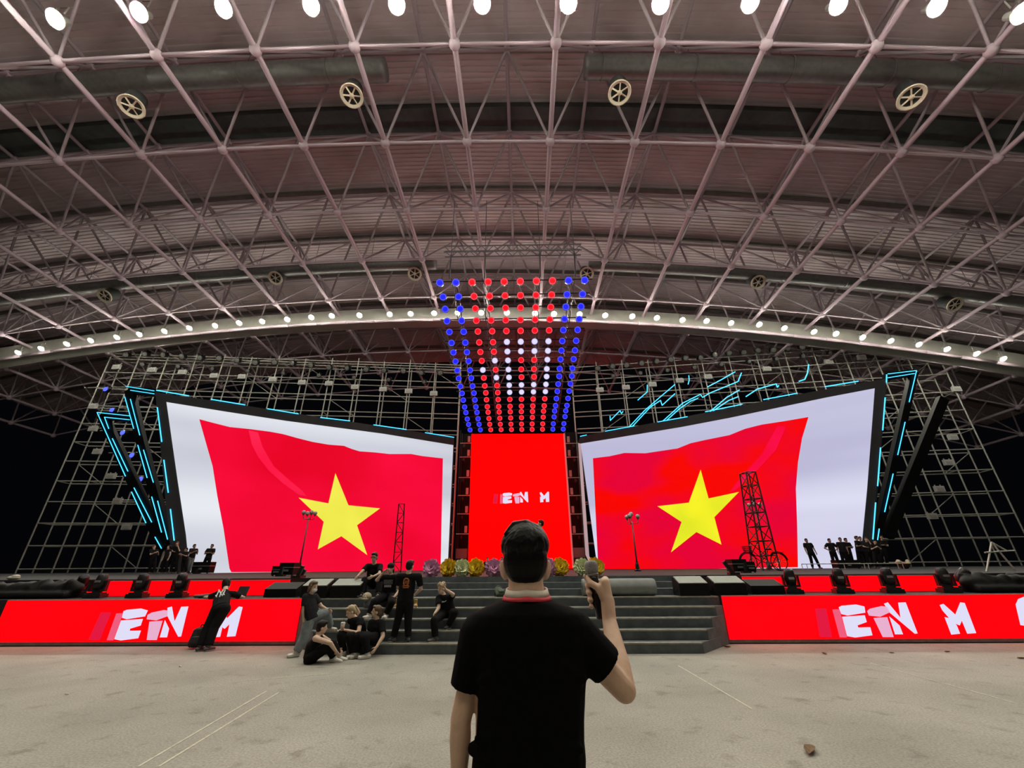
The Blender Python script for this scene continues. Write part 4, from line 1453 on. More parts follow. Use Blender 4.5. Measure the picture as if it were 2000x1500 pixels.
# low rail, pipe frame and bouquet at the right of the stage
a, c = at(1566, 1104, 24.0), at(1762, 1100, 24.0)
e = empty('low_rail', (a.x, 24, STZ), 'low metal pipe rail in front of the people on the right', 'rail')
Lr = c.x - a.x
bar('rail_pipe', (0, 0, .26), (Lr, 0, .26), .022, STEEL, e, 6)
for t in (.0, .05, .42, .62, .66, .95, 1):
    bar('rail_leg', (Lr * t, 0, 0), (Lr * t, 0, .26), .018, STEEL, e, 6)
e = empty('pipe_frame', at(1962, 1130, 14.5) * Vector((1, 1, 0)) if False else Vector((at(1962, 1130, 14.5).x, 14.5, STZ)), 'folding pipe frame stand at the far right edge of the stage', 'stand')
for (p, q) in (((-.45, 0, 0), (.1, 0, .85)), ((.1, 0, .85), (.45, 0, 0)), ((-.25, 0, .55), (.7, 0, .6)), ((.1, 0, .85), (.55, .1, .6))):
    bar('pipe', p, q, .025, STEEL, e, 6)
p = at(1766, 1104, 24.2); p.z = STZ
e = empty('flower_bouquet', p, 'small cream and pink bouquet right of the group of people', 'bouquet')
for k in range(9):
    MB().ball((random.uniform(-.28, .28), random.uniform(-.1, .1), .3 + random.uniform(-.08, .12)), (.1, .1, .09), 8, 6).build('bloom', mat('bloom_%d' % (k % 2), ((.55, .5, .35), (.5, .3, .28))[k % 2], .8), e, True)
MB().lathe([(.12, 0), (.2, .1), (.3, .24)], n=10).build('wrap', mat('bouquet_wrap', (.12, .05, .05), .8), e)

# litter on the floor
LEAF = mat('dry_leaf', (.16, .10, .045), .8, var=.3, scale=30)
PAPER = mat('paper_scrap', (.7, .68, .6), .8)
lit = [(1583, 1468, .13, LEAF, 'curled brown dry leaf nearest the bottom right corner', 'dry_leaf', 'leaf'), (1610, 1277, .09, LEAF, 'brown dry leaf right of the steps', 'dry_leaf', 'leaf'),
       (1420, 1264, .1, LEAF, 'brown leaf scrap at the right foot of the steps', 'dry_leaf', 'leaf'), (1851, 1274, .07, LEAF, 'small brown leaf in front of the right red screen', 'dry_leaf', 'leaf'),
       (1742, 1276, .05, LEAF, 'tiny brown leaf left of the one by the right red screen', 'dry_leaf', 'leaf'), (1996, 1287, .09, LEAF, 'brown leaf at the right edge of the floor', 'dry_leaf', 'leaf'),
       (1712, 1252, .06, LEAF, 'small dark leaf against the base of the right red screen', 'dry_leaf', 'leaf'),
       (351, 1302, .05, PAPER, 'tiny white paper scrap left on the floor before the backpack', 'paper_scrap', 'litter'), (130, 1357, .04, PAPER, 'tiny white scrap on the floor at far left', 'paper_scrap', 'litter')]
for px, py, L, m, lb, nm, ct in lit:
    p = at_z(px, py, 0.004)
    g = random.uniform(0, 3)
    b = MB()
    vs = []
    for u in (-1, -.4, .3, 1):
        for v in (-1, 0, 1):
            w = (1 - u * u * .85) * .38
            vs.append(Vector((u * L, v * w * L, .006 + .25 * L * abs(v) * (1 - u * u) + .12 * L * u * u)))
    q = Matrix.Rotation(g, 3, 'Z')
    vs = [q @ v for v in vs]
    fs = [(j * 3 + v, j * 3 + v + 1, j * 3 + v + 4, j * 3 + v + 3) for j in range(3) for v in range(2)]
    b.add(vs, fs); b.add([v - Vector((0, 0, .004)) for v in vs], [f[::-1] for f in fs])
    o = b.build(nm, m); o.location = p; tag(o, lb, ct)
random.seed(11)

# ------------------------------------------------------------------ people
SKIN = mat('skin_warm', (.62, .43, .32), .55, var=.06, scale=30)
SKIN2 = mat('skin_tan', (.40, .255, .175), .55, var=.06, scale=30)
TEE = mat('black_cotton', (.010, .010, .011), .85, spec=0.1, var=.25, scale=25)
TEE2 = mat('charcoal_cotton', (.020, .019, .022), .85, spec=0.1, var=.25, scale=25)
PANT = mat('black_trousers', (.009, .009, .010), .85, spec=0.1, var=.25, scale=20)
DENIM = mat('washed_denim', (.20, .235, .245), .85, var=.2, scale=14)
SHOEW = mat('white_trainer', (.62, .60, .55), .6, var=.08, scale=20)
SHOEB = mat('dark_trainer', (.06, .055, .055), .6, var=.2, scale=20)
SOLE = mat('shoe_sole', (.55, .53, .48), .6)
HAIRB = mat('black_hair', (.010, .008, .007), .5, spec=0.2, var=.4, scale=50)
HAIRBR = mat('brown_hair', (.11, .065, .035), .5, var=.3, scale=40)
HAIRBL = mat('blond_hair', (.32, .24, .13), .5, var=.25, scale=40)
EYE = mat('eye_dark', (.015, .012, .012), .3)
LIP = mat('lip_rose', (.34, .15, .13), .5)


def hand(b, wrist, d, palm_n, s=1.0, curl=.5):
    """Palm, four unequal bent fingers and a thumb from the side of the palm."""
    d = Vector(d).normalized()
    n = Vector(palm_n); n = (n - d * n.dot(d)).normalized()
    side = d.cross(n)
    b.capsule(wrist, wrist + d * .075 * s, .030 * s, .017 * s, .040 * s, .016 * s, side)
    for k, L in enumerate((.068, .078, .072, .056)):
        r0 = wrist + d * .075 * s + side * ((k - 1.5) * .021 * s)
        m1 = r0 + (d * math.cos(curl * .5) + n * math.sin(curl * .5)) * L * .55 * s
        m2 = m1 + (d * math.cos(curl * 1.6) + n * math.sin(curl * 1.6)) * L * .5 * s
        b.capsule(r0, m1, .0098 * s, None, .0092 * s, None)
        b.capsule(m1, m2, .0092 * s, None, .0080 * s, None)
    t0 = wrist + d * .025 * s - side * .03 * s
    t1 = t0 + (d * .6 - side * .65 + n * .35).normalized() * .04 * s
    t2 = t1 + (d * .9 - side * .2 + n * .35).normalized() * .032 * s
    b.capsule(t0, t1, .0125 * s, None, .0105 * s, None)
    b.capsule(t1, t2, .0105 * s, None, .009 * s, None)


def head_frame(J):
    f = Vector(J['face']).normalized()
    u = (J['head'] - J['neck']).normalized()
    u = (u * .5 + Vector((0, 0, 1)) * .5 + Vector(J.get('headup', (0, 0, 0)))).normalized()
    u = (u - f * u.dot(f)).normalized() if abs(u.dot(f)) < .95 else Vector((0, 0, 1))
    x = f.cross(u).normalized()
    return Matrix((x, f, u)).transposed()


def person(label, J, top=TEE, legs=PANT, shoes=SHOEW, hair=HAIRB, hairstyle='short', skin=SKIN, vox=.012, sleeve=.72, faced=True, legw=1.0, group=None, tank=False, hem=.10, mask=False, glasses=False, cap=None):
    base = (J['anL'] + J['anR']) / 2
    e = empty('person', (base.x, base.y, min(J['anL'].z, J['anR'].z) - .08), label, 'person', group)
    O = Vector(e.location)
    J = {k: (v - O if k not in ('face', 'headup', 'toeL', 'toeR', 'palmL', 'palmR', 'hdL', 'hdR', 'front') else Vector(v)) for k, v in J.items()}
    side = (J['shR'] - J['shL']).normalized()
    HM = head_frame(J)
    hd = J['head']
    H = lambda x, y, z: hd + HM @ Vector((x, y, z))
    b = MB()
    b.ball(H(0, -.008, .025), (.074, .092, .092), 16, 12, HM).ball(H(0, .02, -.045), (.056, .066, .070), 14, 10, HM)
    b.capsule(H(0, .082, .012), H(0, .098, -.018), .009, None, .014, None)
    for sx in (-1, 1): b.ball(H(sx * .076, -.008, -.008), (.012, .022, .032), 8, 8, HM)
    b.capsule(J['neck'], H(0, -.012, -.05), .056, None, .050, None)
    top_c = (J['shL'] + J['shR']) / 2
    b.capsule(J['pelvis'], J['chest'], .148, .098, .155, .10, side).capsule(J['chest'], top_c - (J['neck'] - J['chest']) * .15, .155, .10, .12, .075, side)
    b.capsule(top_c - (J['neck'] - J['chest']) * .1, J['neck'], .08, .062, .055, .055, side)
    for S in 'LR':
        b.capsule(top_c, J['sh' + S], .065, None, .055, None)
        b.capsule(J['sh' + S], J['el' + S], .053, None, .040, None).capsule(J['el' + S], J['ha' + S], .041, None, .027, None)
        d = J.get('hd' + S, J['ha' + S] - J['el' + S])
        hand(b, J['ha' + S], d, J.get('palm' + S, Vector(J['face']) * .3 - side * (1 if S == 'R' else -1) + Vector((0, 0, -.2))))
        b.capsule(J['pelvis'], J['hip' + S], .1, None, .088, None)
        b.capsule(J['hip' + S], J['kn' + S], .083, None, .056, None).capsule(J['kn' + S], J['an' + S], .056, None, .038, None)
        b.capsule(J['an' + S], J['an' + S] + J['toe' + S].normalized() * .10 + Vector((0, 0, -.045)), .028, None, .022, None)
    b.blob('body', skin, e, vox, 3)
    # shirt
    b = MB()
    dn = (J['pelvis'] - J['chest']).normalized()
    b.capsule(J['pelvis'] + dn * (hem - .06), J['chest'], .178, .128, .178, .122, side, 0.0, 1.0)
    b.capsule(J['chest'], top_c - (J['neck'] - J['chest']) * .12, .176, .122, .135, .088, side)
    if not tank: b.capsule(top_c - (J['neck'] - J['chest']) * .1, top_c.lerp(J['neck'], .55), .105, .078, .078, .07, side, 1, 0)
    for S in 'LR':
        if tank:
            b.capsule(top_c.lerp(J['chest'], .25), top_c.lerp(J['sh' + S], .5), .075, .07, .055, .062, side)
        else:
            b.capsule(top_c.lerp(J['chest'], .1), J['sh' + S], .085, None, .072, None)
            b.capsule(J['sh' + S], J['sh' + S].lerp(J['el' + S], sleeve), .072, None, .070, None, None, 1.0, 0.0)
    b.blob('shirt', top, e, vox, 3)
    # trousers and shoes
    b = MB()
    b.capsule(J['pelvis'] - dn * .03, J['pelvis'] + dn * .06, .158, .115, .158, .118, side)
    for S in 'LR':
        b.capsule(J['pelvis'], J['hip' + S], .12, None, .105 * legw, None)
        b.capsule(J['hip' + S], J['kn' + S], .103 * legw, None, .082 * legw, None)
        b.capsule(J['kn' + S], J['kn' + S].lerp(J['an' + S], .93), .082 * legw, None, .068 * legw, None, None, 1.0, 0.0)
    b.blob('trousers', legs, e, vox, 3)
    for S in 'LR':
        t = J['toe' + S].normalized(); an = J['an' + S]
        dz = Vector((0, 0, -1))
        sh = MB().capsule(an + dz * .035 - t * .045, an + dz * .045 + t * .14, .046, .040, .047, .032, t.cross(dz)).capsule(an + dz * .03, an + Vector((0, 0, .02)), .050, None, .050, None).build('shoe', shoes, e, True)
        MB().capsule(an + dz * .068 - t * .05, an + dz * .068 + t * .15, .044, .012, .047, .012, t.cross(dz)).build('sole', SOLE, sh, True)
    # hair
    b = MB()
    if hairstyle != 'cap':
        b.ball(H(0, -.022, .042), (.083, .094, .092), 16, 12, HM)
        b.ball(H(0, -.05, .005), (.080, .065, .085), 14, 10, HM)
        b.ball(H(.01, .045, .095), (.058, .045, .032), 12, 8, HM)
    if hairstyle == 'long':
        b.capsule(H(0, -.06, 0), H(0, -.07, -.17), .075, .045, .065, .035, HM @ Vector((1, 0, 0)))
        for sx in (-1, 1): b.capsule(H(sx * .068, -.01, .03), H(sx * .07, -.03, -.13), .022, .035, .018, .03)
    elif hairstyle == 'bob':
        b.capsule(H(0, -.05, .02), H(0, -.055, -.075), .08, .055, .075, .05, HM @ Vector((1, 0, 0)))
        for sx in (-1, 1): b.capsule(H(sx * .072, .01, .04), H(sx * .074, .0, -.06), .018, .04, .015, .035)
    elif hairstyle == 'bun':
        b.ball(H(0, -.115, .06), (.038, .036, .038), 10, 8, HM)
        b.capsule(H(0, -.1, .05), H(0, -.10, -.12), .03, .025, .018, .015)
    elif hairstyle == 'curly':
        random.seed(5)
        for k in range(26):
            g = random.uniform(0, 2 * PI); v = random.uniform(.1, 1)
            b.ball(H(math.cos(g) * .082 * math.sqrt(1 - v * v * .7), math.sin(g) * .09 * math.sqrt(1 - v * v * .7) - .015, .05 + v * .085), (.022, .022, .022), 8, 6)
    if hairstyle == 'cap':
        b.ball(H(0, -.01, .05), (.087, .102, .085), 16, 10, HM)
        o = b.blob('knit_cap', cap or BLACK, e, max(.008, vox * .8), 2)
        MB().capsule(H(0, -.05, -.01), H(0, -.055, -.09), .08, .045, .072, .04, HM @ Vector((1, 0, 0))).build('hair', hair, e, True)
    else:
        b.blob('hair', hair, e, max(.008, vox * .8), 2)
    if faced:
        for sx in (-1, 1):
            MB().ball(H(sx * .031, .074, .012), (.013, .008, .007), 8, 6, HM).build('eye', EYE, e, True)
            MB().capsule(H(sx * .018, .082, .034), H(sx * .046, .073, .034), .004, None, .003, None).build('eyebrow', hair, e, True)
        MB().capsule(H(-.02, .078, -.055), H(.02, .078, -.055), .006, None, .006, None).build('mouth', LIP, e, True)
    if mask:
        MB().ball(H(0, .048, -.045), (.060, .056, .050), 14, 10, HM).blob('face_mask', mat('mask_white', (.72, .72, .70), .8), e, .008, 2)
    if glasses:
        g = MB()
        for sx in (-1, 1):
            for k in range(12):
                a0, a1 = 2 * PI * k / 12, 2 * PI * (k + 1) / 12
                g.tube(H(sx * .034 + .024 * math.cos(a0), .093, .012 + .02 * math.sin(a0)), H(sx * .034 + .024 * math.cos(a1), .093, .012 + .02 * math.sin(a1)), .004, .004, 5)
            g.tube(H(sx * .058, .092, .014), H(sx * .08, -.0, .012), .003, .003, 5)
        g.tube(H(-.01, .095, .014), H(.01, .095, .014), .003, .003, 5).build('glasses', BLACK, e)
    return e, J, H, side


def support(p):
    z = 0.0
    if abs(p.x - AX) < 4.9:
        for y0, h in zip(step_y + [11.55, 11.85, 12.15], (.19, .38, .57, .76, .95, 1.10, 1.24, STZ)):
            if p.y > y0 - .02: z = h
    return z


def Jpx(**k):
    """Joints given as (pixel x, pixel y, distance Y)."""
    out = {}
    for n, v in k.items():
        out[n] = Vector(v) if n in ('face', 'headup', 'toeL', 'toeR', 'palmL', 'palmR', 'hdL', 'hdR') else at(*v)
    for n, h in (('anL', .082), ('anR', .082), ('pelvis', .12), ('hipL', .10), ('hipR', .10)):      # rest on what carries them
        sup = support(out[n])
        if n[:2] == 'an' and abs(out[n].z - sup - h) < .2: out[n].z = sup + h
        else: out[n].z = max(out[n].z, sup + h)
    return out


def emblem(e, c, side, up_, nrm, strokes, m, name, s=1.0, r=.008):
    b = MB()
    for st in strokes:
        b.path([c + side * (x * s) + up_ * (y * s) + nrm * .004 for x, y in st], r, 5)
    return b.build(name, m, e)


# the person leaning over the left deck with white letters on the back
J = Jpx(anL=(391, 1262, 10.25), anR=(407, 1262, 10.25), knL=(406, 1226, 10.36), knR=(418, 1226, 10.36), hipL=(424, 1190, 10.45), hipR=(438, 1190, 10.45), pelvis=(431, 1186, 10.46),
        chest=(433, 1170, 10.68), neck=(440, 1150, 10.90), head=(443, 1140, 11.0), shL=(425, 1160, 10.84), shR=(456, 1160, 10.84), elL=(408, 1167, 10.98), elR=(472, 1166, 10.98),
        haL=(393, 1166, 11.12), haR=(476, 1167, 11.15), face=(.25, 1, -.1), toeL=(.2, 1, 0), toeR=(.3, 1, 0))
e, Jl, H, side = person('person in black leaning on the left deck, white letters on the back', J, TEE, PANT, SHOEB, HAIRB, 'bob', vox=.0105, faced=False, legw=1.25, sleeve=.8)
u = (Jl['neck'] - Jl['pelvis']).normalized(); nrm = side.cross(u).normalized()
if nrm.y > 0: nrm = -nrm
c = Jl['chest'] + u * .03 + nrm * .128
LOGO = mat('logo_white', (.62, .64, .66), .7)
emblem(e, c, side, u, nrm, [[(-.09, -.10), (-.06, .10), (.05, -.08), (.085, .12)], [(-.07, .13), (-.005, .02), (-.01, -.13)], [(-.005, .02), (.045, .13)], [(-.11, -.06), (-.075, -.13)], [(.05, .02), (.1, -.06)]], LOGO, 'back_emblem', 1.0, .013)

# the person with a mask at the left of the steps
J = Jpx(anL=(579, 1272, 9.62), anR=(645, 1222, 10.15), knL=(594, 1246, 9.66), knR=(637, 1197, 9.95), hipL=(605, 1206, 9.72), hipR=(614, 1204, 9.80), pelvis=(609, 1200, 9.76),
        chest=(603, 1177, 9.76), neck=(607, 1160, 9.76), head=(612, 1147, 9.74), shL=(597, 1166, 9.66), shR=(615, 1166, 9.88), elL=(593, 1190, 9.62), elR=(627, 1184, 9.9),
        haL=(593, 1206, 9.62), haR=(638, 1190, 9.92), face=(1, -.35, -.12), toeL=(-.6, -.6, 0), toeR=(1, -.2, 0))
person('person with brown hair, white face mask and pale jeans, one foot on the steps', J, TEE2, DENIM, SHOEW, HAIRBR, 'bob', vox=.0105, legw=1.2, mask=True, hem=.16)

# sitting on the floor, sleeveless
J = Jpx(anL=(652, 1287, 9.1), anR=(662, 1283, 9.25), knL=(641, 1262, 9.0), knR=(649, 1258, 9.2), hipL=(604, 1291, 8.95), hipR=(612, 1287, 9.15), pelvis=(607, 1288, 9.05),
        chest=(612, 1262, 9.05), neck=(622, 1240, 9.06), head=(629, 1226, 9.07), shL=(616, 1247, 8.92), shR=(629, 1245, 9.2), elL=(645, 1256, 8.86), elR=(652, 1258, 9.3),
        haL=(656, 1272, 8.98), haR=(661, 1268, 9.25), face=(.85, .55, -.1), toeL=(1, .2, -.2), toeR=(1, .3, -.2))
person('person in a black sleeveless top sitting on the floor hugging the knees', J, TEE, PANT, SHOEW, HAIRB, 'short', vox=.0105, tank=True, faced=False, legw=1.05)

# woman with a cup
J = Jpx(anL=(671, 1272, 9.5), anR=(690, 1273, 9.5), knL=(666, 1240, 9.5), knR=(682, 1243, 9.42), hipL=(694, 1243, 9.82), hipR=(707, 1243, 9.82), pelvis=(701, 1240, 9.84),
        chest=(698, 1221, 9.82), neck=(692, 1206, 9.78), head=(685, 1196, 9.74), shL=(685, 1212, 9.78), shR=(704, 1212, 9.72), elL=(700, 1196, 9.9), elR=(700, 1237, 9.56),
        haL=(693, 1183, 9.8), haR=(676, 1231, 9.52), face=(-.75, -.65, -.45), toeL=(-.2, -1, 0), toeR=(.3, -1, 0), hdL=(-1, -.1, .1), palmL=(0, 0, -1), hdR=(-1, -.1, .25))
person('woman on the lowest step holding a drink cup, one arm bent over her head', J, TEE, PANT, SHOEW, HAIRBL, 'bun', vox=.0105, sleeve=.45)
p = at(668, 1232, 9.47)
e = empty('drink_cup', p, 'tall pale takeaway cup held by the seated woman', 'cup')
MB().lathe([(.03, 0), (.042, .13)], n=14).build('cup', mat('cup_plastic', (.55, .42, .34), .3), e, True)
MB().lathe([(.045, .13), (.045, .14), (.03, .155)], n=14).build('lid', WHITEP, e)
MB().tube((0, 0, .15), (.01, 0, .21), .004, .004, 6).build('straw', BLACK, e)

# woman looking left
J = Jpx(anL=(695, 1274, 9.45), anR=(717, 1275, 9.42), knL=(700, 1243, 9.45), knR=(712, 1246, 9.4), hipL=(725, 1245, 9.82), hipR=(738, 1246, 9.8), pelvis=(732, 1242, 9.84),
        chest=(735, 1224, 9.84), neck=(736, 1208, 9.83), head=(735, 1195, 9.80), shL=(726, 1216, 9.85), shR=(746, 1217, 9.78), elL=(722, 1236, 9.8), elR=(748, 1243, 9.66),
        haL=(712, 1243, 9.62), haR=(735, 1264, 9.52), face=(-1, -.35, .1), toeL=(-.8, -.6, 0), toeR=(-.8, -.6, 0))
person('woman with tied light brown hair on the lowest step looking left', J, TEE, PANT, SHOEW, HAIRBR, 'bun', vox=.0105, legw=1.1)

# man with glasses at the top of the steps
J = Jpx(anL=(706, 1166, 11.2), anR=(738, 1166, 11.2), knL=(712, 1133, 11.35), knR=(741, 1129, 11.35), hipL=(722, 1136, 11.78), hipR=(735, 1136, 11.78), pelvis=(729, 1134, 11.82),
        chest=(730, 1116, 11.72), neck=(731, 1100, 11.66), head=(731, 1089, 11.62), shL=(718, 1106, 11.68), shR=(743, 1106, 11.68), elL=(707, 1117, 11.5), elR=(741, 1121, 11.42),
        haL=(699, 1125, 11.4), haR=(729, 1126, 11.3), face=(-.1, -1, -.15), toeL=(-.2, -1, 0), toeR=(.2, -1, 0))
person('man with glasses and black tee sitting highest on the steps', J, TEE, PANT, SHOEB, HAIRB, 'short', vox=.0115, glasses=True)

# man with the dark hat sitting below him
J = Jpx(anL=(720, 1206, 10.55), anR=(753, 1206, 10.55), knL=(731, 1176, 10.6), knR=(765, 1177, 10.55), hipL=(750, 1166, 11.0), hipR=(766, 1166, 11.0), pelvis=(758, 1162, 11.06),
        chest=(761, 1138, 11.06), neck=(763, 1122, 11.04), head=(763, 1110, 11.0), shL=(748, 1128, 11.02), shR=(777, 1128, 11.02), elL=(736, 1133, 10.9), elR=(783, 1150, 10.95),
        haL=(748, 1119, 10.86), haR=(770, 1166, 10.72), face=(-.15, -1, -.1), toeL=(-.5, -1, 0), toeR=(0, -1, 0), hdL=(.7, .1, .7))
e, Jl, H, side = person('man in a dark knit hat and printed black tee sitting mid-steps', J, TEE, PANT, SHOEW, HAIRB, 'cap', vox=.0115)
MB().box(Jl['chest'] + Vector((0, -.128, .02)), (.22, .006, .10)).build('shirt_print', mat('print_grey', (.10, .10, .11), .8, var=.5, scale=40), e)
MB().box(Jl['chest'] + Vector((.0, -.13, -.07)), (.17, .006, .05)).build('shirt_print', mat('print_pale', (.32, .33, .38), .8, var=.5, scale=40), e)

# man standing with his back turned
J = Jpx(anL=(768, 1248, 9.98), anR=(797, 1248, 10.0), knL=(777, 1212, 10.0), knR=(797, 1212, 10.0), hipL=(784, 1177, 10.0), hipR=(799, 1177, 10.0), pelvis=(791, 1171, 10.0),
        chest=(796, 1140, 10.0), neck=(798, 1118, 9.98), head=(801, 1106, 10.0), shL=(779, 1126, 9.98), shR=(818, 1126, 9.98), elL=(778, 1148, 10.08), elR=(822, 1150, 10.1),
        haL=(788, 1152, 10.26), haR=(812, 1160, 10.26), face=(.35, 1, 0), toeL=(-.6, .7, 0), toeR=(-.25, .8, 0))
e, Jl, H, side = person('man standing on the first step with his back turned, orange print on his tee', J, TEE, PANT, SHOEB, HAIRB, 'short', vox=.0105, faced=False)
ORP = mat('print_orange', (.42, .13, .03), .8, var=.5, scale=30)
emblem(e, Jl['chest'] + Vector((0, -.126, .02)), Vector((1, 0, 0)), Vector((0, 0, 1)), Vector((0, -1, 0)),
       [[(-.05, .06), (-.02, .085), (.03, .08), (.05, .05), (.045, -.02), (.02, -.05), (-.03, -.05), (-.05, -.02), (-.05, .06)], [(-.02, .03), (.03, .03)], [(-.07, -.07), (-.03, -.055), (.03, -.055), (.07, -.07)], [(-.06, -.09), (.06, -.09)], [(-.03, .0), (.03, .0)]], ORP, 'back_print', 1.0, .016)

# man on the right of that group, hand at his head
J = Jpx(anL=(850, 1248, 9.98), anR=(876, 1226, 10.35), knL=(848, 1212, 9.98), knR=(888, 1196, 10.15), hipL=(866, 1200, 10.5), hipR=(883, 1199, 10.5), pelvis=(875, 1194, 10.56),
        chest=(870, 1177, 10.52), neck=(866, 1162, 10.48), head=(862, 1150, 10.44), shL=(857, 1168, 10.46), shR=(881, 1167, 10.48), elL=(857, 1187, 10.3), elR=(885, 1161, 10.32),
        haL=(850, 1197, 10.15), haR=(872, 1152, 10.28), face=(-.75, -1, -.1), toeL=(-1, -.6, 0), toeR=(-.3, -1, 0), hdR=(-.5, .2, .5))
e, Jl, H, side = person('man with curly light hair sitting alone on the steps, hand held to his head', J, TEE, PANT, SHOEB, HAIRBL, 'curly', vox=.0105)
emblem(e, Jl['chest'] + Vector((-.02, -.126, .02)), Vector((1, 0, 0)), Vector((0, 0, 1)), Vector((-.2, -1, 0)), [[(-.05, -.02), (-.02, .0), (.02, .005), (.06, .03)], [(-.04, .01), (.0, .015)]], LOGO, 'chest_logo', 1.0, .008)

# cap resting on a bag, and tan boots on the steps
p = at(717, 1176, 10.78); p.z = .765
e = empty('shoulder_bag', p, 'blue-grey bag standing on the steps under a beige cap', 'bag')
MB().capsule((0, 0, .05), (0, .01, .17), .085, .06, .075, .05, (1, 0, 0)).build('bag', mat('bag_bluegrey', (.11, .13, .16), .7, var=.2, scale=15), e, True)
MB().path([(-.06, 0, .2), (-.04, .02, .28), (.04, .02, .28), (.06, 0, .2)], .008, 6).build('strap', BLACK, e)
p = at(717, 1163, 10.76); p.z = .765 + .215
e = empty('baseball_cap', p, 'beige cap with white mark resting on the bag among the seated people', 'cap')
BEIGE = mat('beige_cotton', (.40, .33, .23), .8, var=.2, scale=20)
MB().ball((0, 0, .02), (.105, .11, .095), 16, 10).build('crown', BEIGE, e, True)
MB().ball((.0, -.12, -.02), (.085, .07, .012), 14, 8).build('brim', BEIGE, e, True)
MB().path([(-.03, -.112, -.01), (.0, -.108, .045), (.03, -.112, -.01)], .007, 5).build('cap_mark', mat('mark_white', (.8, .8, .78), .6), e)
for k, (px, py, lb) in enumerate(((811, 1190, 'tan boot on the steps just right of the standing man'), (770, 1190, 'tan boot on the steps left of the standing man'))):
    p = at(px, py, 10.8); p.z = .765
    e = empty('boot', p, lb, 'boot', None, .3 * (1 - 2 * k))
    TAN = mat('tan_leather', (.36, .22, .07), .6, var=.2, scale=25)
    MB().capsule((0, .04, .045), (0, -.12, .04), .045, .04, .045, .032, (1, 0, 0)).capsule((0, .05, .05), (0, .05, .17), .045, None, .047, None, None, 1, 0).blob('upper', TAN, e, .01, 2)
    MB().capsule((0, .06, .012), (0, -.14, .012), .047, .012, .048, .012, (1, 0, 0)).build('sole', SOLE, e, True)


# generic standing people far on the stage
def stander(label, hp, fl, fr, Y, face, arms, top=TEE2, legs=PANT, hair=HAIRB, style='short', skin=SKIN2, group=None, shoes=SHOEB, sleeve=.72):
    hd = at(*hp, Y)
    a, c = at(*fl, Y), at(*fr, Y)
    a.z = c.z = STZ + .09
    f = Vector(face).normalized(); sd = f.cross(Vector((0, 0, 1))).normalized()
    if sd.x < 0: sR_, flip = -sd, True
    else: sR_, flip = sd, False
    mid = (a + c) / 2
    tot = hd.z - mid.z
    P = lambda t: Vector((mid.x + (hd.x - mid.x) * t, mid.y + (hd.y - mid.y) * t, mid.z + tot * t))
    pel, che, nek = P(.56), P(.77), P(.905)
    J = dict(head=hd, neck=nek, chest=che, pelvis=pel, anL=a, anR=c, face=f, toeL=f + sR_ * -.3, toeR=f + sR_ * .3)
    for S, s in (('L', -1), ('R', 1)):
        J['sh' + S] = P(.87) + sR_ * (.175 * s)
        J['hip' + S] = P(.54) + sR_ * (.085 * s)
        J['kn' + S] = J['hip' + S].lerp(J['an' + S], .5) + f * .03
        if arms == 'down':
            J['el' + S] = P(.70) + sR_ * (.235 * s); J['ha' + S] = P(.545) + sR_ * (.25 * s) + f * .06
        elif arms == 'hips':
            J['el' + S] = P(.72) + sR_ * (.36 * s) - f * .04; J['ha' + S] = P(.62) + sR_ * (.17 * s) + f * .03; J['hd' + S] = -sR_ * s + f * .3
        elif arms == 'crossed':
            J['el' + S] = P(.70) + sR_ * (.235 * s) + f * .06; J['ha' + S] = P(.735) + sR_ * (.05 * s * -1) + f * .2; J['hd' + S] = -sR_ * s
        elif arms == 'front':
            J['el' + S] = P(.70) + sR_ * (.2 * s) + f * .1; J['ha' + S] = P(.78) + sR_ * (.08 * s) + f * .3
        elif arms == 'face':
            J['el' + S] = P(.74) + sR_ * (.2 * s) + f * .1; J['ha' + S] = (P(.93) if s > 0 else P(.72)) + sR_ * (.1 * s) + f * .14
    person(label, J, top, legs, shoes, hair, style, skin, vox=.0145, faced=False, group=group, sleeve=sleeve)


GL = 'people waiting on the stage'
stander('lone person with folded arms before the white edge of the left flag screen', (414, 1067), (391, 1118), (405, 1118), 26.5, (.3, -1, 0), 'crossed', group=GL)
stander('person seen sideways at the white edge of the left flag screen', (380, 1067), (364, 1119), (369, 1119), 26.5, (1, -.5, 0), 'front', TEE2, DENIM, group=GL)
stander('short person carrying something dark at the left frame of the left screen', (363, 1074), (355, 1120), (363, 1120), 26.0, (-.2, -1, 0), 'front', group=GL)
stander('person touching their head below the leftmost cyan lines', (346, 1062), (333, 1120), (343, 1120), 25.8, (.3, -1, 0), 'face', TEE, PANT, HAIRBR, 'long', SKIN, group=GL)
stander('person with bare arms between the two cyan struts on the left', (330, 1069), (314, 1120), (324, 1120), 25.6, (-.3, -1, 0), 'down', TEE2, PANT, HAIRB, 'long', SKIN, group=GL, sleeve=.3)
stander('leftmost person on the stage reaching forward beside the dark scaffold', (301, 1069), (290, 1121), (300, 1121), 25.5, (1, -.4, 0), 'front', TEE, PANT, HAIRBR, 'short', SKIN, group=GL)
stander('lone person with hands low before the right white screen area', (1575, 1056), (1588, 1111), (1602, 1111), 26.5, (-.2, -1, 0), 'down', group=GL)
stander('person with hands on hips on the right of the stage', (1620, 1056), (1630, 1111), (1641, 1111), 26.5, (-.1, -1, 0), 'hips', TEE2, PANT, HAIRB, 'bun', group=GL)
stander('person standing just right of the one with hands on hips', (1641, 1054), (1649, 1110), (1657, 1110), 26.5, (-.3, -1, 0), 'down', group=GL)
stander('person half overlapping the neighbour by the right screen corner', (1652, 1055), (1660, 1110), (1668, 1110), 26.8, (.1, -1, 0), 'crossed', group=GL)
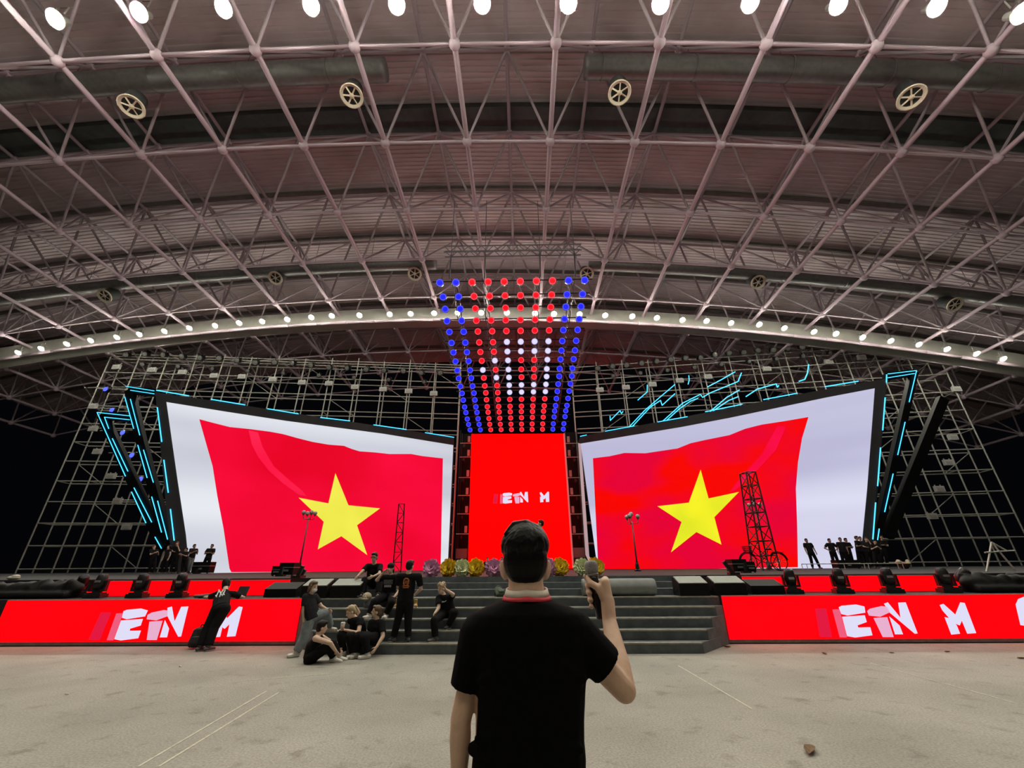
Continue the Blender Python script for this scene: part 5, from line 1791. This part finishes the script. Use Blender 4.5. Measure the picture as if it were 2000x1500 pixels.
stander('person with folded arms against the right edge of the white screen', (1673, 1051), (1677, 1110), (1687, 1110), 26.4, (.6, -1, 0), 'crossed', TEE2, PANT, HAIRB, 'short', SKIN2, GL)
stander('person behind the folded arms at the black frame of the right screen', (1680, 1052), (1684, 1110), (1694, 1110), 27.0, (-.3, -1, 0), 'down', group=GL)
stander('person in front of the black frame raising a hand on the right', (1692, 1054), (1697, 1110), (1707, 1110), 26.2, (-.6, -1, 0), 'face', TEE2, PANT, HAIRBR, 'short', SKIN, GL)
stander('person in black below the right cyan strut', (1709, 1059), (1710, 1110), (1720, 1110), 25.8, (-.5, -1, 0), 'front', TEE, PANT, HAIRB, 'short', SKIN, GL)
stander('rightmost person wearing black at the dark side of the stage', (1722, 1050), (1724, 1110), (1735, 1110), 26.2, (-.7, -1, 0), 'crossed', TEE, PANT, HAIRB, 'short', SKIN2, GL)
stander('presenter on centre stage mostly hidden by the foreground head', (1056, 1023), (1044, 1118), (1052, 1118), 14.2, (-1, .25, 0), 'down', TEE2, PANT, HAIRB, 'short', SKIN)
for k, (px, py, lb) in enumerate(((952, 1092, 'crew member crouching before the foot of the red centre screen'), (980, 1091, 'crew member crouching right next to the foreground ear'))):
    h = at(px, py, 30.0)
    b0 = Vector((h.x, 30.0, STZ))
    J = dict(head=h, neck=h + Vector((0, .02, -.14)), chest=h + Vector((0, .08, -.32)), pelvis=Vector((h.x, 30.25, STZ + .28)), face=Vector((.3 - .6 * k, -1, -.1)))
    for S, s in (('L', -1), ('R', 1)):
        J['sh' + S] = h + Vector((.18 * s, .05, -.2)); J['el' + S] = h + Vector((.26 * s, -.1, -.42)); J['ha' + S] = h + Vector((.12 * s, -.3, -.5))
        J['hip' + S] = Vector((h.x + .09 * s, 30.22, STZ + .25)); J['kn' + S] = Vector((h.x + .16 * s, 29.85, STZ + .42)); J['an' + S] = Vector((h.x + .14 * s, 29.95, STZ + .09)); J['toe' + S] = Vector((.2 * s, -1, 0))
    person(lb, J, TEE2, PANT, SHOEB, vox=.016, faced=False)

# ------------------------------------------------------------------ the man in the foreground, seen from behind
MY = 1.5


def foreground_man():
    e = empty('person', (at(1035, 1500, MY).x, MY, 0), 'man in a black polo with white and red collar seen from behind, microphone raised', 'person')
    O = Vector(e.location)
    P = lambda x, y, Y=MY: at(x, y, Y) - O
    HS = mat('man_skin', (.60, .39, .27), .5, var=.07, scale=45, bump=.03)
    pxm = lambda x, y, w, Y=MY: (at(x + w, y, Y) - at(x, y, Y)).length
    hc = P(1026, 1092, MY + .02)
    shL, elL, waL = P(938, 1240), P(900, 1405, 1.5), P(896, 1535, 1.55)
    shR, elR, waR = P(1116, 1240), P(1219, 1347, 1.53), P(1190, 1212, 1.68)
    mt, mb = P(1153, 1098, 1.735), P(1174, 1210, 1.715)
    b = MB()
    # head, jaw, ears, neck
    b.ball(hc + Vector((0, .01, .03)), (.074, .094, .090), 20, 14).ball(hc + Vector((0, .04, -.05)), (.058, .066, .072), 18, 12)
    b.capsule(hc + Vector((0, .10, .02)), hc + Vector((0, .118, -.018)), .009, None, .014, None)
    ear = []
    nb = P(1029, 1178, MY)
    b.capsule(nb + Vector((0, 0, -.04)), hc + Vector((0, -.01, -.06)), .066, .062, .057, .058, (1, 0, 0))
    b.capsule(hc + Vector((0, -.03, -.04)), hc + Vector((0, -.03, -.02)), .055, .05, .06, .05, (1, 0, 0))
    # trunk and legs
    pel = Vector((P(1033, 1560).x, 0, .96)); che = P(1034, 1270)
    b.capsule(pel, che, .15, .10, .165, .10, (1, 0, 0)).capsule(che, nb + Vector((0, 0, -.08)), .155, .09, .07, .06, (1, 0, 0))
    for sh, el, wa in ((shL, elL, waL), (shR, elR, waR)):
        b.capsule(nb + Vector((0, 0, -.09)), sh, .05, None, .046, None)
        k_ = .86 if sh is shL else 1.0
        b.capsule(sh, el, .043 * k_, None, .036 * k_, None)
        b.capsule(el, el.lerp(wa, .3), .035 * k_, None, .037 * k_, None).capsule(el.lerp(wa, .3), wa, .037 * k_, None, .025 * k_, None)
    for s in (-1, 1):
        hp, kn, an = Vector((pel.x + .095 * s, 0, .92)), Vector((pel.x + .10 * s, .02, .5)), Vector((pel.x + .11 * s, 0, .09))
        b.capsule(pel, hp, .11, None, .095, None).capsule(hp, kn, .09, None, .06, None).capsule(kn, an, .06, None, .04, None).capsule(an, an + Vector((0, .13, -.04)), .04, None, .03, None)
    # hanging left hand
    hand(b, waL, Vector((.02, .05, -1)), Vector((1, .2, 0)), 1.0, .5)
    # right hand closed round the microphone
    ax = (mt - mb).normalized()
    gc = mb.lerp(mt, .45)
    vx = Vector((1, -.55, 0)); vx = (vx - ax * vx.dot(ax)).normalized()      # from the mic to the palm: right and towards the camera
    vy = ax.cross(vx)
    if vy.y < 0: vy = -vy                                                       # round the far side
    ring = lambda h, g, r: gc + ax * h + vx * (math.cos(g) * r) + vy * (math.sin(g) * r)
    pc = ring(0, 0, .034)
    kn_up, kn_lo = ring(.038, rad(25), .043), ring(-.040, rad(25), .040)
    b.capsule(waR, pc + ax * -.03 + vx * .004, .029, .024, .036, .024, vy).capsule(pc + ax * -.034 + vx * .004, pc + ax * .030 + vx * .006, .034, .020, .032, .018, vy)
    b.capsule(kn_up, kn_lo, .015, .015, .014, .014)
    for k, (h, span) in enumerate(((.036, 205), (.013, 215), (-.011, 212), (-.033, 200))):
        r = .0275
        pts = [ring(h, rad(20), .040)] + [ring(h - .002 * j, rad(20 + span * j / 5), r + (.006 if j < 2 else 0)) for j in range(1, 6)]
        rr = (.0108, .0112, .0108, .0096)[k]
        for a, c in zip(pts, pts[1:]): b.capsule(a, c, rr, None, rr * .94, None)
    th = [pc + ax * -.02 + vy * -.022, ring(.012, rad(-48), .038), ring(.032, rad(-95), .030), ring(.052, rad(-135), .027)]
    for a, c, r in zip(th, th[1:], (.0165, .0135, .0118)): b.capsule(a, c, r, None, r * .9, None)
    for sx, cx in ((-1, 982), (1, 1070)):
        ec = P(cx, 1112, MY + .02)
        q = Matrix.Rotation(rad(-28 * sx), 3, 'Z') @ Matrix.Rotation(rad(8 * sx), 3, 'Y')
        b.ball(ec, (.0075, .020, .031), 12, 10, q).ball(ec + Vector((-sx * .006, .0, -.016)), (.010, .014, .018), 10, 8, q)
    b.blob('body', HS, e, .0045, 2)
    # nails on the visible thumb
    MB().ball(th[-1] + vx * -.004 + ax * .006 - vy * .009, (.006, .003, .008), 8, 6).build('thumb_nail', mat('nail', (.6, .42, .35), .3), e, True)
    # polo shirt
    b = MB()
    rings = [(1174, 1029, 52, .074), (1185, 1030, 82, .090), (1196, 1031, 108, .105), (1218, 1032, 122, .114), (1255, 1035, 115, .122), (1300, 1037, 108, .124), (1350, 1038, 104, .120),
             (1400, 1036, 104, .114), (1440, 1035, 105, .114), (1475, 1033, 110, .118), (1530, 1031, 112, .12), (1590, 1030, 114, .122)]
    n = 28
    vs, fs = [], []
    for (y, cx, hw, dp) in rings:
        c = P(cx, y); a = pxm(cx, y, hw)
        for i in range(n):
            g = 2 * PI * i / n
            cs, sn = math.cos(g), math.sin(g)
            k = (abs(cs) ** 2.6 + abs(sn) ** 2.6) ** (-1 / 2.6)
            vs.append(c + Vector((cs * k * a, sn * k * dp, 0)))
    for j in range(len(rings) - 1):
        for i in range(n): fs.append((j * n + i, j * n + (i + 1) % n, (j + 1) * n + (i + 1) % n, (j + 1) * n + i))
    fs += [tuple(range(n)), tuple(range((len(rings) - 1) * n, len(rings) * n))]
    b.add(vs, fs)
    b.capsule(P(990, 1220), P(938, 1236), .060, .08, .060, .08, (0, 0, 1)).capsule(P(936, 1240), P(907, 1344), .064, .078, .045, .058, (1, 0, 0), 1, 0)
    b.capsule(P(1068, 1220), P(1120, 1234), .060, .08, .062, .08, (0, 0, 1)).capsule(P(1121, 1238), P(1187, 1303), .068, .078, .058, .062, (1, 0, 1), 1, 0)
    # creases
    for (p0, p1, r) in ((P(1090, 1290, 1.39), P(1140, 1330, 1.42), .016), (P(940, 1330, 1.42), P(990, 1300, 1.385), .014), (P(935, 1445, 1.42), P(1010, 1430, 1.39), .014), (P(1060, 1440, 1.39), P(1135, 1465, 1.42), .016), (P(925, 1462, 1.45), P(960, 1475, 1.40), .018)):
        b.capsule(p0, p1, r, None, r * .6, None)
    b.blob('polo_shirt', mat('black_pique', (.0030, .0030, .0032), .9, spec=0.06, var=.25, scale=60, bump=.05), e, .0065, 3)
    # collar: white band over a red band, standing round the neck and folded
    def collar(y0, y1, w0, w1, d0, d1, m, nm):
        b = MB(); n = 40; vs = []; fs = []
        for (y, w, d, off) in ((y0, w0, d0, 0), (y1, w1, d1, 0), (y1, w1 - 4, d1 - .006, 0), (y0, w0 - 4, d0 - .006, 0)):
            c = P(1029, y); a = pxm(1029, y, w)
            for i in range(n):
                g = 2 * PI * i / n
                vs.append(c + Vector((math.cos(g) * a, math.sin(g) * d + .012, (.010 * math.sin(g)) - (.012 if math.sin(g) < -.3 and False else 0) + .010 * (1 - abs(math.cos(g))) * (1 if math.sin(g) < 0 else -1))))
        for j in range(4):
            k = (j + 1) % 4
            for i in range(n): fs.append((j * n + i, j * n + (i + 1) % n, k * n + (i + 1) % n, k * n + i))
        b.add(vs, fs); b.build(nm, m, e, True)
    collar(1150, 1164, 41, 45, .070, .078, mat('collar_white', (.62, .55, .45), .7, var=.06, scale=60), 'collar_white_band')
    collar(1163, 1171, 45.5, 49, .0785, .086, mat('collar_red', (.62, .03, .05), .7, var=.06, scale=60), 'collar_red_band')
    # trousers, belt line and shoes
    b = MB().capsule(Vector((pel.x, 0, 1.0)), Vector((pel.x, 0, .92)), .168, .122, .172, .125, (1, 0, 0))
    for s in (-1, 1):
        b.capsule(Vector((pel.x + .09 * s, 0, .92)), Vector((pel.x + .10 * s, .02, .5)), .108, None, .085, None).capsule(Vector((pel.x + .10 * s, .02, .5)), Vector((pel.x + .11 * s, 0, .1)), .085, None, .07, None, None, 1, 0)
        sh = MB().capsule(Vector((pel.x + .11 * s, -.05, .05)), Vector((pel.x + .12 * s, .16, .045)), .045, .04, .047, .032, (1, 0, 0)).build('shoe', SHOEB, e, True)
        MB().capsule(Vector((pel.x + .11 * s, -.06, .014)), Vector((pel.x + .12 * s, .17, .014)), .047, .014, .049, .014, (1, 0, 0)).build('sole', SOLE, sh, True)
    b.blob('trousers', PANT, e, .012, 3)
    # hair: short at the nape and sides, swept volume on top, built from combed locks
    random.seed(21)
    b = MB()
    h2, hr = hc + Vector((0, -.004, .036)), Vector((.0795, .095, .083))
    b.ball(h2, hr, 24, 18)
    b.ball(hc + Vector((0, -.038, -.004)), (.0745, .060, .080), 20, 14)
    b.ball(hc + Vector((.020, -.004, .052)), (.062, .088, .060), 20, 14)
    b.ball(hc + Vector((-.016, .012, .098)), (.050, .062, .027), 16, 12, Matrix.Rotation(rad(-10), 3, 'Y'))
    crown = Vector((.30, -.55, .78)).normalized()
    onh = lambda d, k: h2 + Vector((d.x * hr.x, d.y * hr.y, d.z * hr.z)) * k
    for k in range(170):                                 # combed locks that hug the skull, from the crown outwards
        g = 2 * PI * k / 170 + random.uniform(-.02, .02)
        en = Vector((math.cos(g), math.sin(g) * .9 + .1, -.25 if math.sin(g) < .3 else .35)).normalized()
        pts = []
        t0 = random.uniform(.05, .5); t1 = t0 + random.uniform(.25, .5)
        for j in range(4):
            t = t0 + (t1 - t0) * j / 3
            d = crown.lerp(en, t).normalized()
            pts.append(onh(d, 1.0 + .030 * math.sin(PI * j / 3) + random.uniform(0, .01)))
        for a, c in zip(pts, pts[1:]): b.capsule(a, c, .0040, None, .0034, None, n=8)
    for k in range(16):                                  # the quiff swept across the top from the parting
        t = k / 15
        s0 = hc + Vector((-.066 + .012 * t, -.05 + .11 * t, .078 + .012 * math.sin(PI * t)))
        s1 = hc + Vector((-.040 + .012 * t, -.045 + .11 * t, .110 + .008 * math.sin(PI * t)))
        s2 = hc + Vector((.002 + .02 * t, -.04 + .11 * t, .118 + .006 * math.sin(PI * t)))
        s3 = hc + Vector((.045 + .01 * t, -.04 + .10 * t, .100))
        b.capsule(s0, s1, .006, None, .007, None).capsule(s1, s2, .007, None, .006, None).capsule(s2, s3, .006, None, .0035, None)
    b.blob('hair', mat('man_hair', (.0032, .0026, .0023), .42, spec=0.14, var=.4, scale=120), e, .0032, 1)
    # the microphone is a thing of its own
    m = empty('microphone', O + mb, 'black wireless microphone with grey mesh head in the raised hand', 'microphone')
    L = (mt - mb).length
    q = ax.to_track_quat('Z', 'Y').to_matrix()
    MB().lathe([(.012, 0), (.0155, .004), (.0165, .03), (.0165, L * .35), (.018, L * .68), (.0205, L * .74)], (0, 0, 0), 20, q).build('handle', mat('mic_black', (.012, .012, .013), .3), m, True)
    MB().lathe([(.0212, L * .735), (.0222, L * .75), (.0222, L * .77), (.0212, L * .785)], (0, 0, 0), 20, q).build('grille_ring', mat('mic_ring', (.18, .18, .18), .3, .6), m, True)
    MB().lathe([(.0215, L * .785), (.0245, L * .84), (.0265, L * .93), (.025, L * .985), (.018, L * 1.02), (.004, L * 1.03)], (0, 0, 0), 24, q).build('mesh_head', mat('mic_mesh', (.26, .255, .25), .55, .3, var=.45, scale=420, bump=.6), m, True)
    MB().box(q @ Vector((0, 0, L * .5)) - Vector((0, .0185, 0)), (.009, .004, .022), q).build('switch', mat('mic_ring', (.2, .2, .2)), m)


foreground_man()
bpy.data.scenes.remove(bpy.data.scenes['scratch'])
